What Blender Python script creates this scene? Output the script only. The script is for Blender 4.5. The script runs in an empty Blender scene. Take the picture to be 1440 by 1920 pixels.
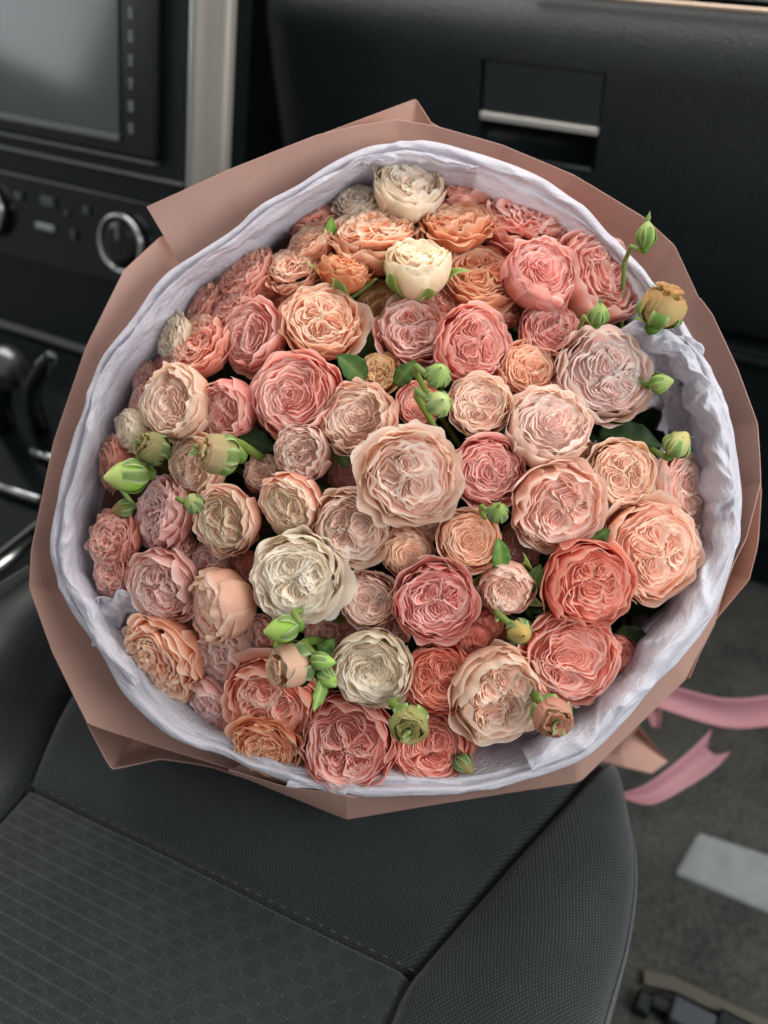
import bpy, math, random
import numpy as np
from mathutils import Matrix, Vector

# ------------------------------------------------------------------ camera, world, lights
scene = bpy.context.scene
COL = scene.collection
F_PX = 1600.0                                   # focal length in pixels of the 1440 x 1920 photograph
AX = np.array([.874, -.308, .376]); AX /= np.linalg.norm(AX)
AZ = np.array([-.0195, .75, .66]); AZ -= AX * (AX @ AZ); AZ /= np.linalg.norm(AZ)
AY = np.cross(AZ, AX)
CM = np.array([AX, AY, AZ])                     # camera axes -> world axes
CAM = np.array([0, 0, .92])
cd = bpy.data.cameras.new('camera'); cam = bpy.data.objects.new('camera', cd); COL.objects.link(cam)
mw = Matrix([list(CM[i]) + [CAM[i]] for i in range(3)] + [[0, 0, 0, 1]])
cam.matrix_world = mw
cd.sensor_fit = 'VERTICAL'; cd.sensor_height = 36.0; cd.lens = 36.0 * F_PX / 1920
cd.clip_start = .02; cd.clip_end = 60
cd.dof.use_dof = True; cd.dof.focus_distance = .515; cd.dof.aperture_fstop = 3.9
scene.camera = cam

world = bpy.data.worlds.new('World'); scene.world = world; world.use_nodes = True
bg = world.node_tree.nodes['Background']
bg.inputs[0].default_value = (.98, .988, .99, 1); bg.inputs[1].default_value = .36

def area(name, loc, target, sx, sy, power, color):
    l = bpy.data.lights.new(name, 'AREA'); l.shape = 'RECTANGLE'; l.size = sx; l.size_y = sy
    l.energy = power; l.color = color
    o = bpy.data.objects.new(name, l); COL.objects.link(o)
    o.location = loc
    o.rotation_euler = (Vector(target) - Vector(loc)).to_track_quat('-Z', 'Y').to_euler()
    return o
area('windscreen_daylight', (-.45, 1.05, 1.85), (-.22, .36, .5), 1.8, 1.1, 31.0, (1.0, .955, .90))
area('side_window_daylight', (.80, .22, 1.10), (.0, .25, .34), .8, .5, 13.0, (.95, .98, 1.0))
area('rear_window_daylight', (-1.0, -1.2, 1.75), (-.4, .4, .5), .9, .5, 2.2, (.95, .98, 1.0))
area('driver_window_daylight', (-1.95, .02, 1.12), (-.5, .45, .6), .7, .42, 3.2, (.93, .98, 1.0))

scene.view_settings.view_transform = 'Standard'; scene.view_settings.look = 'None'
scene.view_settings.exposure = 0; scene.view_settings.gamma = 1
scene.view_settings.use_curve_mapping = False
scene.render.engine = 'CYCLES'
scene.cycles.use_denoising = True
scene.cycles.max_bounces = 8; scene.cycles.diffuse_bounces = 6; scene.cycles.transparent_max_bounces = 6
scene.cycles.sample_clamp_indirect = 4

# ------------------------------------------------------------------ helpers
RNG = np.random.default_rng(7)
def ray(px, py): return CM @ np.array([(px - 720) / F_PX, -(py - 960) / F_PX, -1.0])
def at(px, py, d): return CAM + ray(px, py) * d
def on_z(px, py, z): r = ray(px, py); return CAM + r * ((z - CAM[2]) / r[2])
def cdir(right, down, toward):
    v = CM @ np.array([right, -down, toward], float); return v / np.linalg.norm(v)
def lin(h):
    c = [int(h[i:i + 2], 16) / 255 for i in (1, 3, 5)]
    return np.array([x / 12.92 if x < .04045 else ((x + .055) / 1.055) ** 2.4 for x in c])
def nrm(v): return v / max(1e-9, np.linalg.norm(v))

def empty(name, loc=(0, 0, 0)):
    o = bpy.data.objects.new(name, None); COL.objects.link(o); o.location = loc
    o.empty_display_size = .01
    return o
def tag(o, label=None, cat=None, group=None, kind=None):
    if label: o['label'] = label
    if cat: o['category'] = cat
    if group: o['group'] = group
    if kind: o['kind'] = kind
    return o
def mesh(name, V, Fc, mat, parent=None, col=None, smooth=True, uv=None, kind=None):
    me = bpy.data.meshes.new(name)
    V = np.asarray(V, float)
    q = parent
    while q is not None:
        V = V - np.array(q.location); q = q.parent
    me.from_pydata(V.tolist(), [], Fc if isinstance(Fc, list) else Fc.tolist())
    if smooth: me.polygons.foreach_set('use_smooth', np.ones(len(me.polygons), bool))
    if col is not None:
        a = me.color_attributes.new('Col', 'FLOAT_COLOR', 'POINT')
        c4 = np.ones((len(V), 4)); c4[:, :3] = col
        a.data.foreach_set('color', c4.ravel().astype(np.float32))
    if uv is not None:
        li = np.empty(len(me.loops), np.int32); me.loops.foreach_get('vertex_index', li)
        l = me.uv_layers.new(name='UVMap')
        l.data.foreach_set('uv', np.asarray(uv, np.float32)[li].ravel())
    me.materials.append(mat)
    o = bpy.data.objects.new(name, me); COL.objects.link(o)
    if parent is not None:
        o.parent = parent
    if kind: o['kind'] = kind
    return o
def grid_faces(nu, nv, close_u=False, off=0):
    i = np.arange(nu if close_u else nu - 1)[:, None]; j = np.arange(nv - 1)[None, :]
    a = i * nv + j; b = ((i + 1) % nu) * nv + j
    return (np.stack([a, b, b + 1, a + 1], -1).reshape(-1, 4) + off)
def solid(o, t, offset=0):
    m = o.modifiers.new('thickness', 'SOLIDIFY'); m.thickness = t; m.offset = offset
    return o
def bevel(o, w, seg=3):
    m = o.modifiers.new('bevel', 'BEVEL'); m.width = w; m.segments = seg; m.limit_method = 'ANGLE'
    m.harden_normals = False
    return o
def merge(parts):
    Vs, Fs, Cs, n = [], [], [], 0
    for p in parts:
        Vs.append(p[0]); Fs.append(np.asarray(p[1]) + n); n += len(p[0])
        if len(p) > 2: Cs.append(p[2])
    return np.concatenate(Vs), np.concatenate(Fs), (np.concatenate(Cs) if Cs else None)
def tube(pts, rad, n=6):
    pts = np.asarray(pts, float); m = len(pts)
    rad = np.broadcast_to(np.asarray(rad, float), (m,))
    T = np.gradient(pts, axis=0); T /= np.linalg.norm(T, axis=1)[:, None] + 1e-12
    ref = np.array([.31, .52, .79]); V = []
    for p, t, r in zip(pts, T, rad):
        a = nrm(np.cross(t, ref)); b = np.cross(t, a)
        for k in range(n):
            w = 2 * math.pi * k / n
            V.append(p + r * (a * math.cos(w) + b * math.sin(w)))
    fc = []
    for i in range(m - 1):
        for k in range(n):
            fc.append([i * n + k, i * n + (k + 1) % n, (i + 1) * n + (k + 1) % n, (i + 1) * n + k])
    fc.append([0 * n + k for k in range(n)][::-1]); fc.append([(m - 1) * n + k for k in range(n)])
    return np.array(V), fc
def interp(keys, s):
    """smooth interpolation of key rows (n, d) at parameters s in 0..1"""
    K = np.asarray(keys, float); n = len(K)
    x = np.clip(np.asarray(s), 0, 1) * (n - 1); i = np.clip(x.astype(int), 0, n - 2); f = (x - i)[:, None]
    p0 = K[np.maximum(i - 1, 0)]; p1 = K[i]; p2 = K[i + 1]; p3 = K[np.minimum(i + 2, n - 1)]
    return .5 * (2 * p1 + (p2 - p0) * f + (2 * p0 - 5 * p1 + 4 * p2 - p3) * f ** 2 + (3 * p1 - p0 - 3 * p2 + p3) * f ** 3)
def tri(x): return np.abs((x / math.pi) % 2 - 1) * 2 - 1

# ------------------------------------------------------------------ materials
def new_mat(name):
    m = bpy.data.materials.new(name); m.use_nodes = True
    nt = m.node_tree; return m, nt, nt.nodes['Principled BSDF']
def nd(nt, t, **kw):
    n = nt.nodes.new(t)
    for k, v in kw.items(): setattr(n, k, v)
    return n
def simple(name, color, rough=.5, metal=0, spec=.5, noise=0, nscale=40, bump=0, bscale=300, bdist=.0005):
    m, nt, p = new_mat(name)
    p.inputs['Base Color'].default_value = (*color, 1); p.inputs['Roughness'].default_value = rough
    p.inputs['Metallic'].default_value = metal; p.inputs['Specular IOR Level'].default_value = spec
    tc = nd(nt, 'ShaderNodeTexCoord')
    if noise:
        n = nd(nt, 'ShaderNodeTexNoise'); n.inputs['Scale'].default_value = nscale; n.inputs['Detail'].default_value = 5
        nt.links.new(tc.outputs['Object'], n.inputs['Vector'])
        r = nd(nt, 'ShaderNodeMapRange'); r.inputs[3].default_value = 1 - noise; r.inputs[4].default_value = 1 + noise
        nt.links.new(n.outputs['Fac'], r.inputs[0])
        mx = nd(nt, 'ShaderNodeVectorMath', operation='SCALE'); mx.inputs[0].default_value = color
        nt.links.new(r.outputs[0], mx.inputs['Scale']); nt.links.new(mx.outputs[0], p.inputs['Base Color'])
        r2 = nd(nt, 'ShaderNodeMapRange'); r2.inputs[3].default_value = max(0, rough - .08); r2.inputs[4].default_value = rough + .08
        nt.links.new(n.outputs['Fac'], r2.inputs[0]); nt.links.new(r2.outputs[0], p.inputs['Roughness'])
    if bump:
        v = nd(nt, 'ShaderNodeTexVoronoi'); v.inputs['Scale'].default_value = bscale
        nt.links.new(tc.outputs['Object'], v.inputs['Vector'])
        b = nd(nt, 'ShaderNodeBump'); b.inputs['Strength'].default_value = bump; b.inputs['Distance'].default_value = bdist
        nt.links.new(v.outputs['Distance'], b.inputs['Height']); nt.links.new(b.outputs[0], p.inputs['Normal'])
    return m

def vertex_mat(name, rough, trans, spec, nscale, namp, bump, bdist, veins=0):
    """pigment from the mesh's Col attribute, mottled, with thin-sheet translucency"""
    m, nt, p = new_mat(name)
    out = nt.nodes['Material Output']
    at_ = nd(nt, 'ShaderNodeAttribute', attribute_name='Col')
    tc = nd(nt, 'ShaderNodeTexCoord')
    n = nd(nt, 'ShaderNodeTexNoise'); n.inputs['Scale'].default_value = nscale; n.inputs['Detail'].default_value = 4
    nt.links.new(tc.outputs['Object'], n.inputs['Vector'])
    r = nd(nt, 'ShaderNodeMapRange'); r.inputs[3].default_value = 1 - namp; r.inputs[4].default_value = 1 + namp
    nt.links.new(n.outputs['Fac'], r.inputs[0])
    mx = nd(nt, 'ShaderNodeVectorMath', operation='SCALE')
    nt.links.new(at_.outputs['Color'], mx.inputs[0]); nt.links.new(r.outputs[0], mx.inputs['Scale'])
    nt.links.new(mx.outputs[0], p.inputs['Base Color'])
    p.inputs['Roughness'].default_value = rough; p.inputs['Specular IOR Level'].default_value = spec
    n2 = nd(nt, 'ShaderNodeTexNoise'); n2.inputs['Scale'].default_value = 420; n2.inputs['Detail'].default_value = 3
    nt.links.new(tc.outputs['Object'], n2.inputs['Vector'])
    b = nd(nt, 'ShaderNodeBump'); b.inputs['Strength'].default_value = bump; b.inputs['Distance'].default_value = bdist
    nt.links.new(n2.outputs['Fac'], b.inputs['Height']); nt.links.new(b.outputs[0], p.inputs['Normal'])
    if trans:
        t = nd(nt, 'ShaderNodeBsdfTranslucent'); nt.links.new(mx.outputs[0], t.inputs['Color'])
        ms = nd(nt, 'ShaderNodeMixShader'); ms.inputs[0].default_value = trans
        nt.links.new(p.outputs[0], ms.inputs[1]); nt.links.new(t.outputs[0], ms.inputs[2])
        nt.links.new(ms.outputs[0], out.inputs['Surface'])
    return m

M_PETAL = vertex_mat('petal', .60, .52, .25, 90, .10, .35, .0006)
M_GREEN = vertex_mat('sepal_green', .58, .15, .25, 160, .22, .3, .0005)
M_TISSUE = vertex_mat('tissue_paper', .6, .5, .2, 60, .04, .25, .0006)
def crumple(m):
    """long soft folds and fine crossing creases of thin crushed paper, as relief; UV runs along and across the sheet"""
    nt = m.node_tree; uv = nd(nt, 'ShaderNodeUVMap'); hs = []
    for (sx, sy, rot, w) in ((26, 40, .5, 1.0), (60, 80, -.6, .75), (120, 140, .2, .60), (240, 240, 1.0, .36)):
        mp = nd(nt, 'ShaderNodeMapping'); mp.inputs['Rotation'].default_value = (0, 0, rot); mp.inputs['Scale'].default_value = (sx, sy, 1)
        nt.links.new(uv.outputs[0], mp.inputs['Vector'])
        nz_ = nd(nt, 'ShaderNodeTexNoise'); nz_.inputs['Scale'].default_value = 1; nz_.inputs['Detail'].default_value = 1.5
        nz_.inputs['Distortion'].default_value = .6
        nt.links.new(mp.outputs[0], nz_.inputs['Vector'])
        f = math_node(nt, 'ABSOLUTE', math_node(nt, 'SUBTRACT', nz_.outputs['Fac'], .5))
        hs.append(math_node(nt, 'MULTIPLY', f, w))
    h = hs[0]
    for q in hs[1:]: h = math_node(nt, 'ADD', h, q)
    b = nd(nt, 'ShaderNodeBump'); b.inputs['Strength'].default_value = .50; b.inputs['Distance'].default_value = .0045; b.invert = True
    nt.links.new(h, b.inputs['Height'])
    for n in nt.nodes:
        if n.type in ('BSDF_PRINCIPLED', 'BSDF_TRANSLUCENT'): nt.links.new(b.outputs[0], n.inputs['Normal'])
def paper_mat():
    m, nt, p = new_mat('kraft_wrap')
    tc = nd(nt, 'ShaderNodeTexCoord')
    n = nd(nt, 'ShaderNodeTexNoise'); n.inputs['Scale'].default_value = 9; n.inputs['Detail'].default_value = 6
    nt.links.new(tc.outputs['Object'], n.inputs['Vector'])
    cr = nd(nt, 'ShaderNodeValToRGB')
    cr.color_ramp.elements[0].position = .3; cr.color_ramp.elements[1].position = .7
    cr.color_ramp.elements[0].color = (*lin('#b38d7f'), 1); cr.color_ramp.elements[1].color = (*lin('#ba9486'), 1)
    nt.links.new(n.outputs['Fac'], cr.inputs[0]); nt.links.new(cr.outputs[0], p.inputs['Base Color'])
    p.inputs['Roughness'].default_value = .55; p.inputs['Specular IOR Level'].default_value = .35
    n2 = nd(nt, 'ShaderNodeTexNoise'); n2.inputs['Scale'].default_value = 700; n2.inputs['Detail'].default_value = 2
    nt.links.new(tc.outputs['Object'], n2.inputs['Vector'])
    b = nd(nt, 'ShaderNodeBump'); b.inputs['Strength'].default_value = .15; b.inputs['Distance'].default_value = .0004
    nt.links.new(n2.outputs['Fac'], b.inputs['Height']); nt.links.new(b.outputs[0], p.inputs['Normal'])
    return m
M_PAPER = paper_mat()
M_BLACK = simple('black_plastic', (.0050, .0078, .0086), .45, spec=.15, noise=.25, nscale=30)
M_GLOSS = simple('gloss_black', (.005, .007, .0076), .18, spec=.28)
M_GRAIN = simple('grained_plastic', (.0085, .0125, .0135), .40, noise=.15, nscale=12, bump=.55, bscale=520, bdist=.0012)
M_FLAP = simple('smooth_flap_plastic', (.012, .0165, .018), .5)
M_SILVER = simple('satin_silver', (.27, .25, .215), .42, metal=.3, noise=.08, nscale=14)
M_CHROME = simple('chrome', (.42, .43, .43), .24, metal=1)
M_SCREEN = simple('screen_glass', (.045, .058, .060), .13, noise=.12, nscale=6)
M_ICON = simple('printed_icon', (.17, .185, .18), .5)
M_BTN = simple('button_grey', (.035, .042, .042), .45)
M_STRIPG = simple('grey_trim', (.10, .11, .105), .4, metal=.3)
M_PALE = simple('pale_grey_plastic', (.22, .25, .245), .55, noise=.1)
M_TAN = simple('tan_edge', (.055, .049, .034), .7, noise=.25, nscale=60)
M_RIBBON = simple('satin_ribbon', tuple(lin('#9c6a70')), .55, noise=.06, nscale=20)
M_PIPE = simple('piping_cord', (.06, .067, .068), .8, noise=.3, nscale=300)
M_STEM = simple('stem_green', tuple(lin('#6d8438')), .5, noise=.2, nscale=80)

def floor_mat():
    m, nt, p = new_mat('floor_carpet')
    tc = nd(nt, 'ShaderNodeTexCoord')
    n = nd(nt, 'ShaderNodeTexNoise'); n.inputs['Scale'].default_value = 160; n.inputs['Detail'].default_value = 6
    n1 = nd(nt, 'ShaderNodeTexNoise'); n1.inputs['Scale'].default_value = 14; n1.inputs['Detail'].default_value = 5
    nt.links.new(tc.outputs['Object'], n.inputs['Vector']); nt.links.new(tc.outputs['Object'], n1.inputs['Vector'])
    cr = nd(nt, 'ShaderNodeValToRGB'); cr.color_ramp.elements[0].position = .35; cr.color_ramp.elements[1].position = .75
    cr.color_ramp.elements[0].color = (.008, .0085, .0085, 1); cr.color_ramp.elements[1].color = (.066, .064, .055, 1)
    ad = nd(nt, 'ShaderNodeMath', operation='MULTIPLY_ADD'); ad.inputs[1].default_value = .55; ad.inputs[2].default_value = 0
    nt.links.new(n.outputs['Fac'], ad.inputs[0])
    ad2 = nd(nt, 'ShaderNodeMath', operation='MULTIPLY_ADD'); ad2.inputs[1].default_value = .5
    nt.links.new(n1.outputs['Fac'], ad2.inputs[0]); nt.links.new(ad.outputs[0], ad2.inputs[2])
    nt.links.new(ad2.outputs[0], cr.inputs[0]); nt.links.new(cr.outputs[0], p.inputs['Base Color'])
    p.inputs['Roughness'].default_value = .9
    b = nd(nt, 'ShaderNodeBump'); b.inputs['Strength'].default_value = .7; b.inputs['Distance'].default_value = .004
    nt.links.new(n.outputs['Fac'], b.inputs['Height']); nt.links.new(b.outputs[0], p.inputs['Normal'])
    return m
M_FLOOR = floor_mat()

def math_node(nt, op, a=None, b=None, c=None):
    n = nd(nt, 'ShaderNodeMath', operation=op)
    for k, v in enumerate((a, b, c)):
        if v is None: continue
        if isinstance(v, (int, float)): n.inputs[k].default_value = v
        else: nt.links.new(v, n.inputs[k])
    return n.outputs[0]
def fabric_mat(name, c0, c1, pitch, insert=False):
    """woven car-seat cloth; UV is in metres. insert: hatched checks and pale ribs"""
    m, nt, p = new_mat(name)
    uv = nd(nt, 'ShaderNodeUVMap'); sp = nd(nt, 'ShaderNodeSeparateXYZ'); nt.links.new(uv.outputs[0], sp.inputs[0])
    u, v = sp.outputs[0], sp.outputs[1]
    k = 2 * math.pi / pitch
    if not insert:
        row = math_node(nt, 'FLOOR', math_node(nt, 'DIVIDE', v, pitch * .62))
        sh = math_node(nt, 'MULTIPLY', math_node(nt, 'MODULO', row, 2.0), math.pi)
        wx = math_node(nt, 'SINE', math_node(nt, 'ADD', math_node(nt, 'MULTIPLY', u, k), sh))
        wy = math_node(nt, 'ABSOLUTE', math_node(nt, 'SINE', math_node(nt, 'MULTIPLY', v, math.pi / (pitch * .62))))
        h = math_node(nt, 'MULTIPLY', math_node(nt, 'MULTIPLY_ADD', wx, .5, .5), wy)
        fac = h
    else:
        cell = .0105
        cu = math_node(nt, 'FLOOR', math_node(nt, 'DIVIDE', u, cell)); cv = math_node(nt, 'FLOOR', math_node(nt, 'DIVIDE', v, cell))
        chk = math_node(nt, 'ABSOLUTE', math_node(nt, 'MODULO', math_node(nt, 'ADD', cu, cv), 2.0))
        d1 = math_node(nt, 'SINE', math_node(nt, 'MULTIPLY', math_node(nt, 'ADD', u, math_node(nt, 'MULTIPLY', v, .6)), 2 * math.pi / .0021))
        d2 = math_node(nt, 'SINE', math_node(nt, 'MULTIPLY', math_node(nt, 'SUBTRACT', v, math_node(nt, 'MULTIPLY', u, .5)), 2 * math.pi / .0021))
        mixd = math_node(nt, 'ADD', math_node(nt, 'MULTIPLY', d1, chk), math_node(nt, 'MULTIPLY', d2, math_node(nt, 'SUBTRACT', 1.0, chk)))
        hat = math_node(nt, 'MULTIPLY_ADD', mixd, .5, .5)
        fv = math_node(nt, 'FRACT', math_node(nt, 'DIVIDE', v, cell))
        line = math_node(nt, 'LESS_THAN', math_node(nt, 'ABSOLUTE', math_node(nt, 'SUBTRACT', fv, .5)), .065)
        fu = math_node(nt, 'FRACT', math_node(nt, 'DIVIDE', u, cell))
        dot = math_node(nt, 'MULTIPLY', math_node(nt, 'LESS_THAN', fu, .12), math_node(nt, 'LESS_THAN', fv, .12))
        fade = nd(nt, 'ShaderNodeMapRange', interpolation_type='SMOOTHSTEP')
        fade.inputs[1].default_value = .25; fade.inputs[2].default_value = .10
        nt.links.new(u, fade.inputs[0])
        lf = math_node(nt, 'MULTIPLY', line, fade.outputs[0])
        fac = math_node(nt, 'ADD', math_node(nt, 'MULTIPLY', hat, .45), math_node(nt, 'ADD', math_node(nt, 'MULTIPLY', lf, .6), math_node(nt, 'ADD', math_node(nt, 'MULTIPLY', dot, .8), math_node(nt, 'MULTIPLY', chk, .14))))
        h = fac
    tc = nd(nt, 'ShaderNodeTexCoord')
    n1 = nd(nt, 'ShaderNodeTexNoise'); n1.inputs['Scale'].default_value = 9; n1.inputs['Detail'].default_value = 4
    nt.links.new(tc.outputs['Object'], n1.inputs['Vector'])
    n2 = nd(nt, 'ShaderNodeTexNoise'); n2.inputs['Scale'].default_value = 900; n2.inputs['Detail'].default_value = 2
    nt.links.new(tc.outputs['Object'], n2.inputs['Vector'])
    lint = nd(nt, 'ShaderNodeTexVoronoi'); lint.inputs['Scale'].default_value = 60
    nt.links.new(tc.outputs['Object'], lint.inputs['Vector'])
    ld = math_node(nt, 'MULTIPLY', math_node(nt, 'LESS_THAN', lint.outputs['Distance'], .035), 1.1)
    f2 = math_node(nt, 'ADD', math_node(nt, 'MULTIPLY', fac, .8), math_node(nt, 'MULTIPLY', math_node(nt, 'SUBTRACT', n2.outputs['Fac'], .5), 1.1))
    f3 = math_node(nt, 'ADD', f2, math_node(nt, 'MULTIPLY', math_node(nt, 'SUBTRACT', n1.outputs['Fac'], .5), 1.0))
    mx = nd(nt, 'ShaderNodeMix', data_type='RGBA'); nt.links.new(math_node(nt, 'ADD', f3, ld), mx.inputs[0])
    mx.inputs[6].default_value = (*c0, 1); mx.inputs[7].default_value = (*c1, 1); mx.clamp_factor = True
    nt.links.new(mx.outputs[2], p.inputs['Base Color'])
    p.inputs['Roughness'].default_value = .85; p.inputs['Specular IOR Level'].default_value = .25
    p.inputs['Sheen Weight'].default_value = .25; p.inputs['Sheen Roughness'].default_value = .5
    b = nd(nt, 'ShaderNodeBump'); b.inputs['Strength'].default_value = .8; b.inputs['Distance'].default_value = .0007
    nt.links.new(h, b.inputs['Height']); nt.links.new(b.outputs[0], p.inputs['Normal'])
    return m
crumple(M_TISSUE)
pp = M_PETAL.node_tree.nodes['Principled BSDF']; pp.subsurface_method = 'BURLEY'
pp.inputs['Subsurface Weight'].default_value = .35; pp.inputs['Subsurface Radius'].default_value = (1.0, .55, .45); pp.inputs['Subsurface Scale'].default_value = .0018
M_SEAT = fabric_mat('seat_weave', (.0052, .0075, .0080), (.036, .0455, .048), .0028)
M_INSERT = fabric_mat('seat_insert_cloth', (.0105, .0136, .0138), (.042, .049, .0485), .004, insert=True)

# ------------------------------------------------------------------ setting: floor and dashboard
def box(name, x0, x1, y0, y1, z0, z1, mat, parent=None, bev=.003, frame=None):
    V = np.array([[x, y, z] for x in (x0, x1) for y in (y0, y1) for z in (z0, z1)], float)
    if frame is not None: V = np.array([frame(*p) for p in V])
    fc = [[0, 1, 3, 2], [4, 6, 7, 5], [0, 4, 5, 1], [2, 3, 7, 6], [0, 2, 6, 4], [1, 5, 7, 3]]
    o = mesh(name, V, fc, mat, parent, smooth=False)
    if bev: bevel(o, bev)
    return o

nx, ny = 60, 60
gx, gy = np.meshgrid(np.linspace(-1.6, .9, nx), np.linspace(-.3, 1.5, ny), indexing='ij')
gz = .004 * np.sin(gx * 9) * np.cos(gy * 7) + np.clip((gy - 1.0) / .5, 0, 1) ** 2 * .25
fl = mesh('floor', np.stack([gx, gy, gz], -1).reshape(-1, 3), grid_faces(nx, ny), M_FLOOR)
tag(fl, 'dark grey carpeted footwell floor', kind='structure')

# profile of the dashboard's passenger side: (y, z)
dash_root = empty('dashboard', (-.3, 1.0, .4)); tag(dash_root, 'black dashboard body around the glove box', kind='structure')
up_prof = np.array([(1.30, .90), (1.12, .83), (1.03, .782), (.985, .757), (.972, .744)])
def loft(name, prof, x0, x1, n, mat, parent, round_left=0):
    prof = interp(prof, np.linspace(0, 1, 24)); xs = np.linspace(x0, x1, n); V = []
    for x in xs:
        for (y, z) in prof:
            V.append((x, y, z))
    return mesh(name, V, grid_faces(n, len(prof)), mat, parent)
loft('upper_panel', up_prof, -.72, .6, 4, M_GRAIN, dash_root)
tr = tube([(x, .963, .738) for x in np.linspace(-.36, .6, 8)], .0026, 8)
mesh('pale_trim_line', *tr, simple('champagne_trim', (.55, .42, .32), .35, metal=.6), dash_root)
box('back_panel', -1.3, .6, 1.02, 1.06, .0, .78, M_BLACK, dash_root)
box('knee_panel', -.66, .6, .985, 1.02, .10, .385, M_BLACK, dash_root, .01)
mesh('knee_edge', *tube([(x, .975, .378) for x in np.linspace(-.6, .6, 4)], .006, 8), M_BLACK, dash_root)

# glove box: lid with a cut-out for the handle
gb = empty('glove_box', (-.2, .95, .40))
tag(gb, 'black grained glove box with a rectangular silver-edged handle', 'glove box')
prof = np.array([(.985, .742), (.972, .735), (.957, .722), (.9465, .706), (.942, .690), (.942, .675), (.943, .655), (.944, .63), (.946, .6), (.948, .574), (.952, .54), (.960, .49), (.974, .435), (.995, .398)])
HX0, HX1 = -.407, -.268
xs = np.unique(np.concatenate([np.linspace(-.715, HX0, 30), np.linspace(HX0, HX1, 6), np.linspace(HX1, .6, 14)]))
V = []; nz = len(prof)
for x in xs:
    e = np.clip((-.655 - x) / .06, 0, 1); back = (1 - math.sqrt(max(0, 1 - e * e))) * .05
    for (y, z) in prof: V.append((x, y + back, z))
fc = []
for i in range(len(xs) - 1):
    xm = (xs[i] + xs[i + 1]) / 2
    for j in range(nz - 1):
        zm = (prof[j][1] + prof[j + 1][1]) / 2
        if HX0 < xm < HX1 and .574 < zm < .675: continue
        fc.append([i * nz + j, i * nz + j + 1, (i + 1) * nz + j + 1, (i + 1) * nz + j])
lid = mesh('lid', V, fc, M_GRAIN, gb)
box('handle_flap', HX0 + .002, HX1 - .002, .9445, .958, .6225, .6735, M_FLAP, gb, .0015)
box('handle_strip', HX0 + .001, HX1 - .001, .9405, .958, .6135, .6215, simple('brushed_strip', (.62, .60, .55), .35, metal=.55), gb, .0015)
# scooped finger recess under the flap
ss = np.linspace(0, 1, 12); V = []
for x in (HX0, HX0 + .004, HX1 - .004, HX1):
    for s in ss:
        dpt = .028 * math.sin(math.pi * min(1, s * 1.0)) ** .6
        V.append((x, .9465 + (dpt if x not in (HX0, HX1) else 0), .6130 - .0385 * s))
mesh('finger_recess', V, grid_faces(4, 12), M_BLACK, gb)
mesh('recess_lip', *tube([(HX0 + .004, .9475, .5755), (HX1 - .004, .9475, .5755)], .0022, 8), M_FLAP, gb)

# ------------------------------------------------------------------ centre stack (slanted panel)
SX, SY0, SZ0 = 0.0, .76, .745
UPV = np.array([0, .296, .955]); NRV = np.array([0, -.955, .296])   # up along the panel, outward normal
def stack(x, n, s): return np.array([x, SY0, SZ0]) + UPV * s + NRV * n
def on_stack(px, py):
    r = ray(px, py); o = np.array([0, SY0, SZ0]); t = ((o - CAM) @ NRV) / (r @ NRV)
    p = CAM + r * t; return p[0], (p - o) @ UPV
def sbox(name, pa, pb, n0, n1, mat, parent, bev=.002):
    (xa, sa), (xb, sb) = on_stack(*pa), on_stack(*pb)
    return box(name, min(xa, xb), max(xa, xb), n0, n1, min(sa, sb), max(sa, sb), mat, parent, bev, frame=stack)
cs = empty('centre_stack', tuple(stack(-.85, 0, -.3)))
tag(cs, 'glossy black centre stack with touchscreen, climate dials and satin silver side trim', 'car console')
x_tr0, _ = on_stack(365, 0); x_tr1, _ = on_stack(440, 0)
box('panel', -1.25, x_tr0 - .001, -.10, 0, -.50, .12, M_BLACK, cs, .004, frame=stack)
# silver trim: rounded bar with a bright edge strip
V = []; q = np.linspace(0, math.pi, 14)
for s in np.linspace(-.48, .12, 12):
    for a in q: V.append(stack((x_tr0 + x_tr1) / 2 - math.cos(a) * (x_tr1 - x_tr0) / 2, -.004 + .016 * math.sin(a) ** .7, s))
mesh('side_trim', V, grid_faces(12, 14), M_SILVER, cs)
mesh('trim_edge', *tube([stack(x_tr0 + .001, .004, s) for s in np.linspace(-.48, .12, 6)], .003, 8), M_CHROME, cs)
# screen and bezel
(xs1, ss1) = on_stack(240, 250); ssc = .055
bz = box('screen_bezel', -1.2, xs1 + .050, 0, .012, ss1 - .022, .13, M_GLOSS, cs, .005, frame=stack)
scr = box('screen_glass', -1.2, xs1, .0125, .0145, ss1, ssc, M_SCREEN, cs, .0, frame=stack)
box('screen_lower_edge', -1.2, xs1 + .001, .0125, .0165, ss1 - .0085, ss1 - .001, M_STRIPG, cs, .001, frame=stack)
box('screen_upper_edge', -1.2, xs1 + .03, .0125, .0165, ssc + .001, ssc + .008, M_STRIPG, cs, .001, frame=stack)
rr = random.Random(3)
for k, f in enumerate(np.linspace(.96, .03, 9)):           # small button legends beside the screen
    s = ss1 + (ssc - ss1) * f; x = xs1 + .016
    P = []
    for q in range(4):
        w = rr.uniform(.003, .008); dz = (q - 1.5) * .0028
        P.append((x - w / 2, x + w / 2, s + dz, s + dz + .0016))
    Vv, Ff = [], []
    for (a, b, c, d) in P:
        n0 = len(Vv); Vv += [stack(a, .0128, c), stack(b, .0128, c), stack(b, .0128, d), stack(a, .0128, d)]; Ff.append([n0, n0 + 1, n0 + 2, n0 + 3])
    mesh('button_legend', Vv, Ff, M_ICON, cs, smooth=False)
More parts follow.
